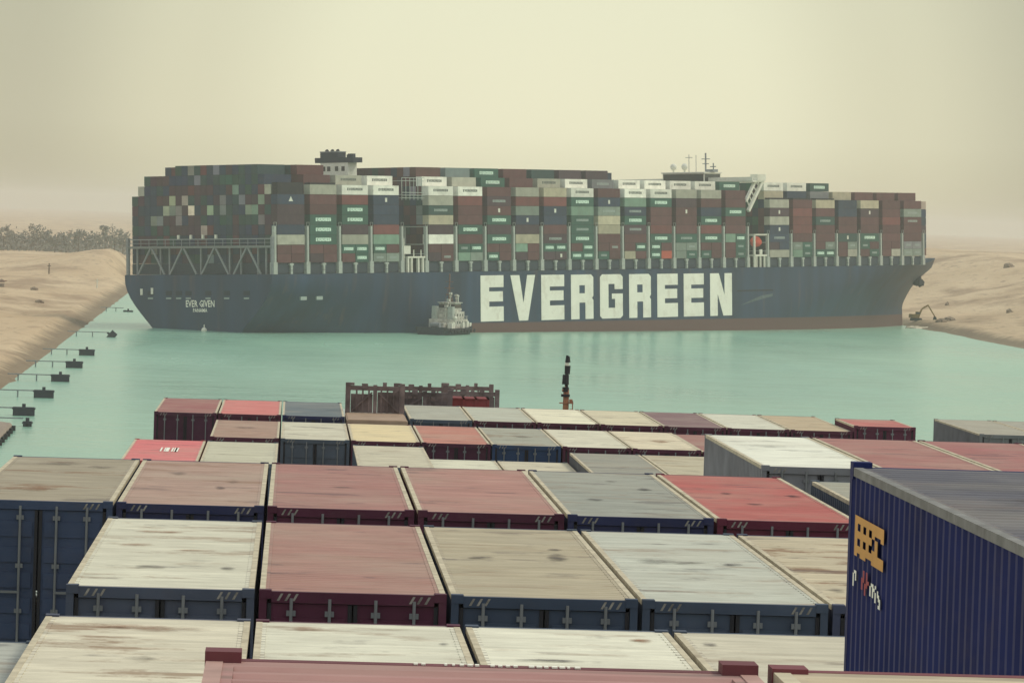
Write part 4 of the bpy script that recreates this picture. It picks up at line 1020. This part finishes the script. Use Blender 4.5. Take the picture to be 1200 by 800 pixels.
rock(323, 1905, 2.4, .6, 'grey boulder high on the right bank near the skyline')
rock(231, 1500, 1.8, .45, 'low heap of dark spoil at the water beside the excavator')
rock(236, 1515, 2.2, .4, 'long low heap of dark spoil just right of the excavator bucket')
rock(-92, 1500, 1.4, .6, 'dark rock on the left bank sand near the water')
rock(-112, 1620, 1.6, .5, 'dark rock farther up the left bank sand')
rock(-80, 1330, 1.3, .5, 'small brown rock low on the left bank')
rock(-97, 1290, 1.6, .4, 'flat brown rock on the left bank near the picture edge')
foam = MB(); foam.ball((0,0,0), 3.4, 12, 0, .22, .2); foam.ball((3.5,.4,0), 2.2, 10, 0, .25, .2)
fo = foam.build('sand_heap', mat('pale_sand', (.62,.56,.43), var=.15)); fo.location = (219.5, 1487, .1); tag(fo, 'pale heap of dug sand in the water under the bow', 'sand heap')
# hut and posts on the left bank
hx, hy = -110.5, 1520
hr = empty('hut', place(hx, hy)); tag(hr, 'low hut with a sloping dark red roof at the left edge of the sand', 'hut')
MB().box(-7, 6.5, -2, 2, -.5, 1.4).build('wall', M['concrete'], hr)
MB().prism([(-7.6,1.3), (7.4,2.3), (7.4,2.6), (-7.6,1.6)], -2.6, 2.6).build('roof', M['rust'], hr)
for x, y, h_, mt, lb_ in ((-100.6, 1735, 4.4, 'bark', 'dark wooden post standing on the left sand'), (-75.5, 1620, 3.4, 'white', 'short white marker post near the water on the left bank')):
    p_ = MB(); p_.tube((0,0,-.4), (0,0,h_), .28, .22); p_.box(-.7,.7,-.1,.1,h_*.72,h_*.80); o = p_.build('marker_post', M[mt]); o.location = place(x, y); tag(o, lb_, 'post')

# trees behind the left sand
def tree(px, y, h, wd_, label, palm=False):
    x = px; root = empty('tree', (x, y, terrain(x, y))); tag(root, label, 'tree', 'hazy trees beyond the left sand')
    tr_ = MB(); tr_.tube((0,0,-.5), (.2,.1,h*.6), .35, .15)
    for i in range(5):
        a_ = i*1.3; tr_.tube((.1,.05,h*(.3+.06*i)), (math.cos(a_)*wd_*.3, math.sin(a_)*wd_*.3, h*(.55+.06*i)), .14, .05, 6)
    tr_.build('trunk', M['bark'], root)
    cr_ = MB(); cl = [(random.uniform(-.6,.6)*wd_*.6, random.uniform(-.6,.6)*wd_*.6, h*random.uniform(.35,.88), random.uniform(.18,.34)*wd_) for _ in range(9)]
    for _ in range(420):
        cx_, cy_, cz_, r_ = random.choice(cl); d = Vector((random.gauss(0,1), random.gauss(0,1), random.gauss(0,1))).normalized()*r_*random.random()**.4
        p = Vector((cx_, cy_, cz_)) + d*Vector((1,1,.8)).length/1.6; q = random.uniform(.35,.8)
        u = Vector((random.gauss(0,1), random.gauss(0,1), random.gauss(0,1))).normalized(); v_ = u.orthogonal().normalized()
        cr_.add([p+u*q, p+v_*q*.7, p-u*q, p-v_*q*.7], [(0,1,2,3)])
    cr_.build('crown', M['leaf'], root)
TREES = [(3, 16.5, 9), (15, 13, 8), (27, 12.5, 8), (41, 16.5, 12), (52, 13, 8), (63, 12, 9), (76, 12.5, 9), (90, 17, 9), (99, 15, 10), (110, 13.5, 9), (121, 18.5, 8), (132, 17.5, 12), (142, 15, 8)]
TL = ['broad hazy tree at the picture\'s left edge', 'low round tree right of the leftmost tree', 'small hazy tree left of the wide dark one', 'wide dark tree above the low end of the sand ridge', 'low tree just right of the wide dark one',
      'low hazy tree in the dip of the tree line', 'small tree left of the pointed tall one', 'tall pointed tree in the middle of the tree line', 'sloping tree right of the pointed tall one', 'low tree in the notch before the tallest tree',
      'tallest tree of the line, left of the stern', 'broad tree over the top of the sand mound', 'last tree beside the stern of the stranded ship']
for (px, h_, wd_), lb_ in zip(TREES, TL):
    y = 2620 + random.uniform(-40, 40); tree(((px-600)/FPX+YAW)*y, y, h_, wd_, lb_)
bs = MB()
for _ in range(4200):
    px = random.uniform(-25, 150); y = 2680 + random.uniform(-80, 120); x = ((px-600)/FPX+YAW)*y; z = terrain(x, y) + abs(random.gauss(0, 4.0)); q = random.uniform(.6, 1.5)
    p = Vector((x, y, z)); u = Vector((random.gauss(0,1), random.gauss(0,1), random.gauss(0,1))).normalized(); v_ = u.orthogonal().normalized()
    bs.add([p+u*q, p+v_*q*.7, p-u*q, p-v_*q*.7], [(0,1,2,3)])
bo = bs.build('undergrowth', M['leaf']); tag(bo, 'hazy low undergrowth along the foot of the trees', 'undergrowth', kind='stuff')

by = MB(); by.ball((0,0,.3), .8, 10); by.tube((0,0,.9),(0,0,1.9),.15)
bo = by.build('mooring_buoy', M['white']); bo.location = tuple((SM @ Vector((-6.0, 21.0, 0))).xy) + (0,); tag(bo, 'small white buoy floating under the stern of the stranded ship', 'buoy')
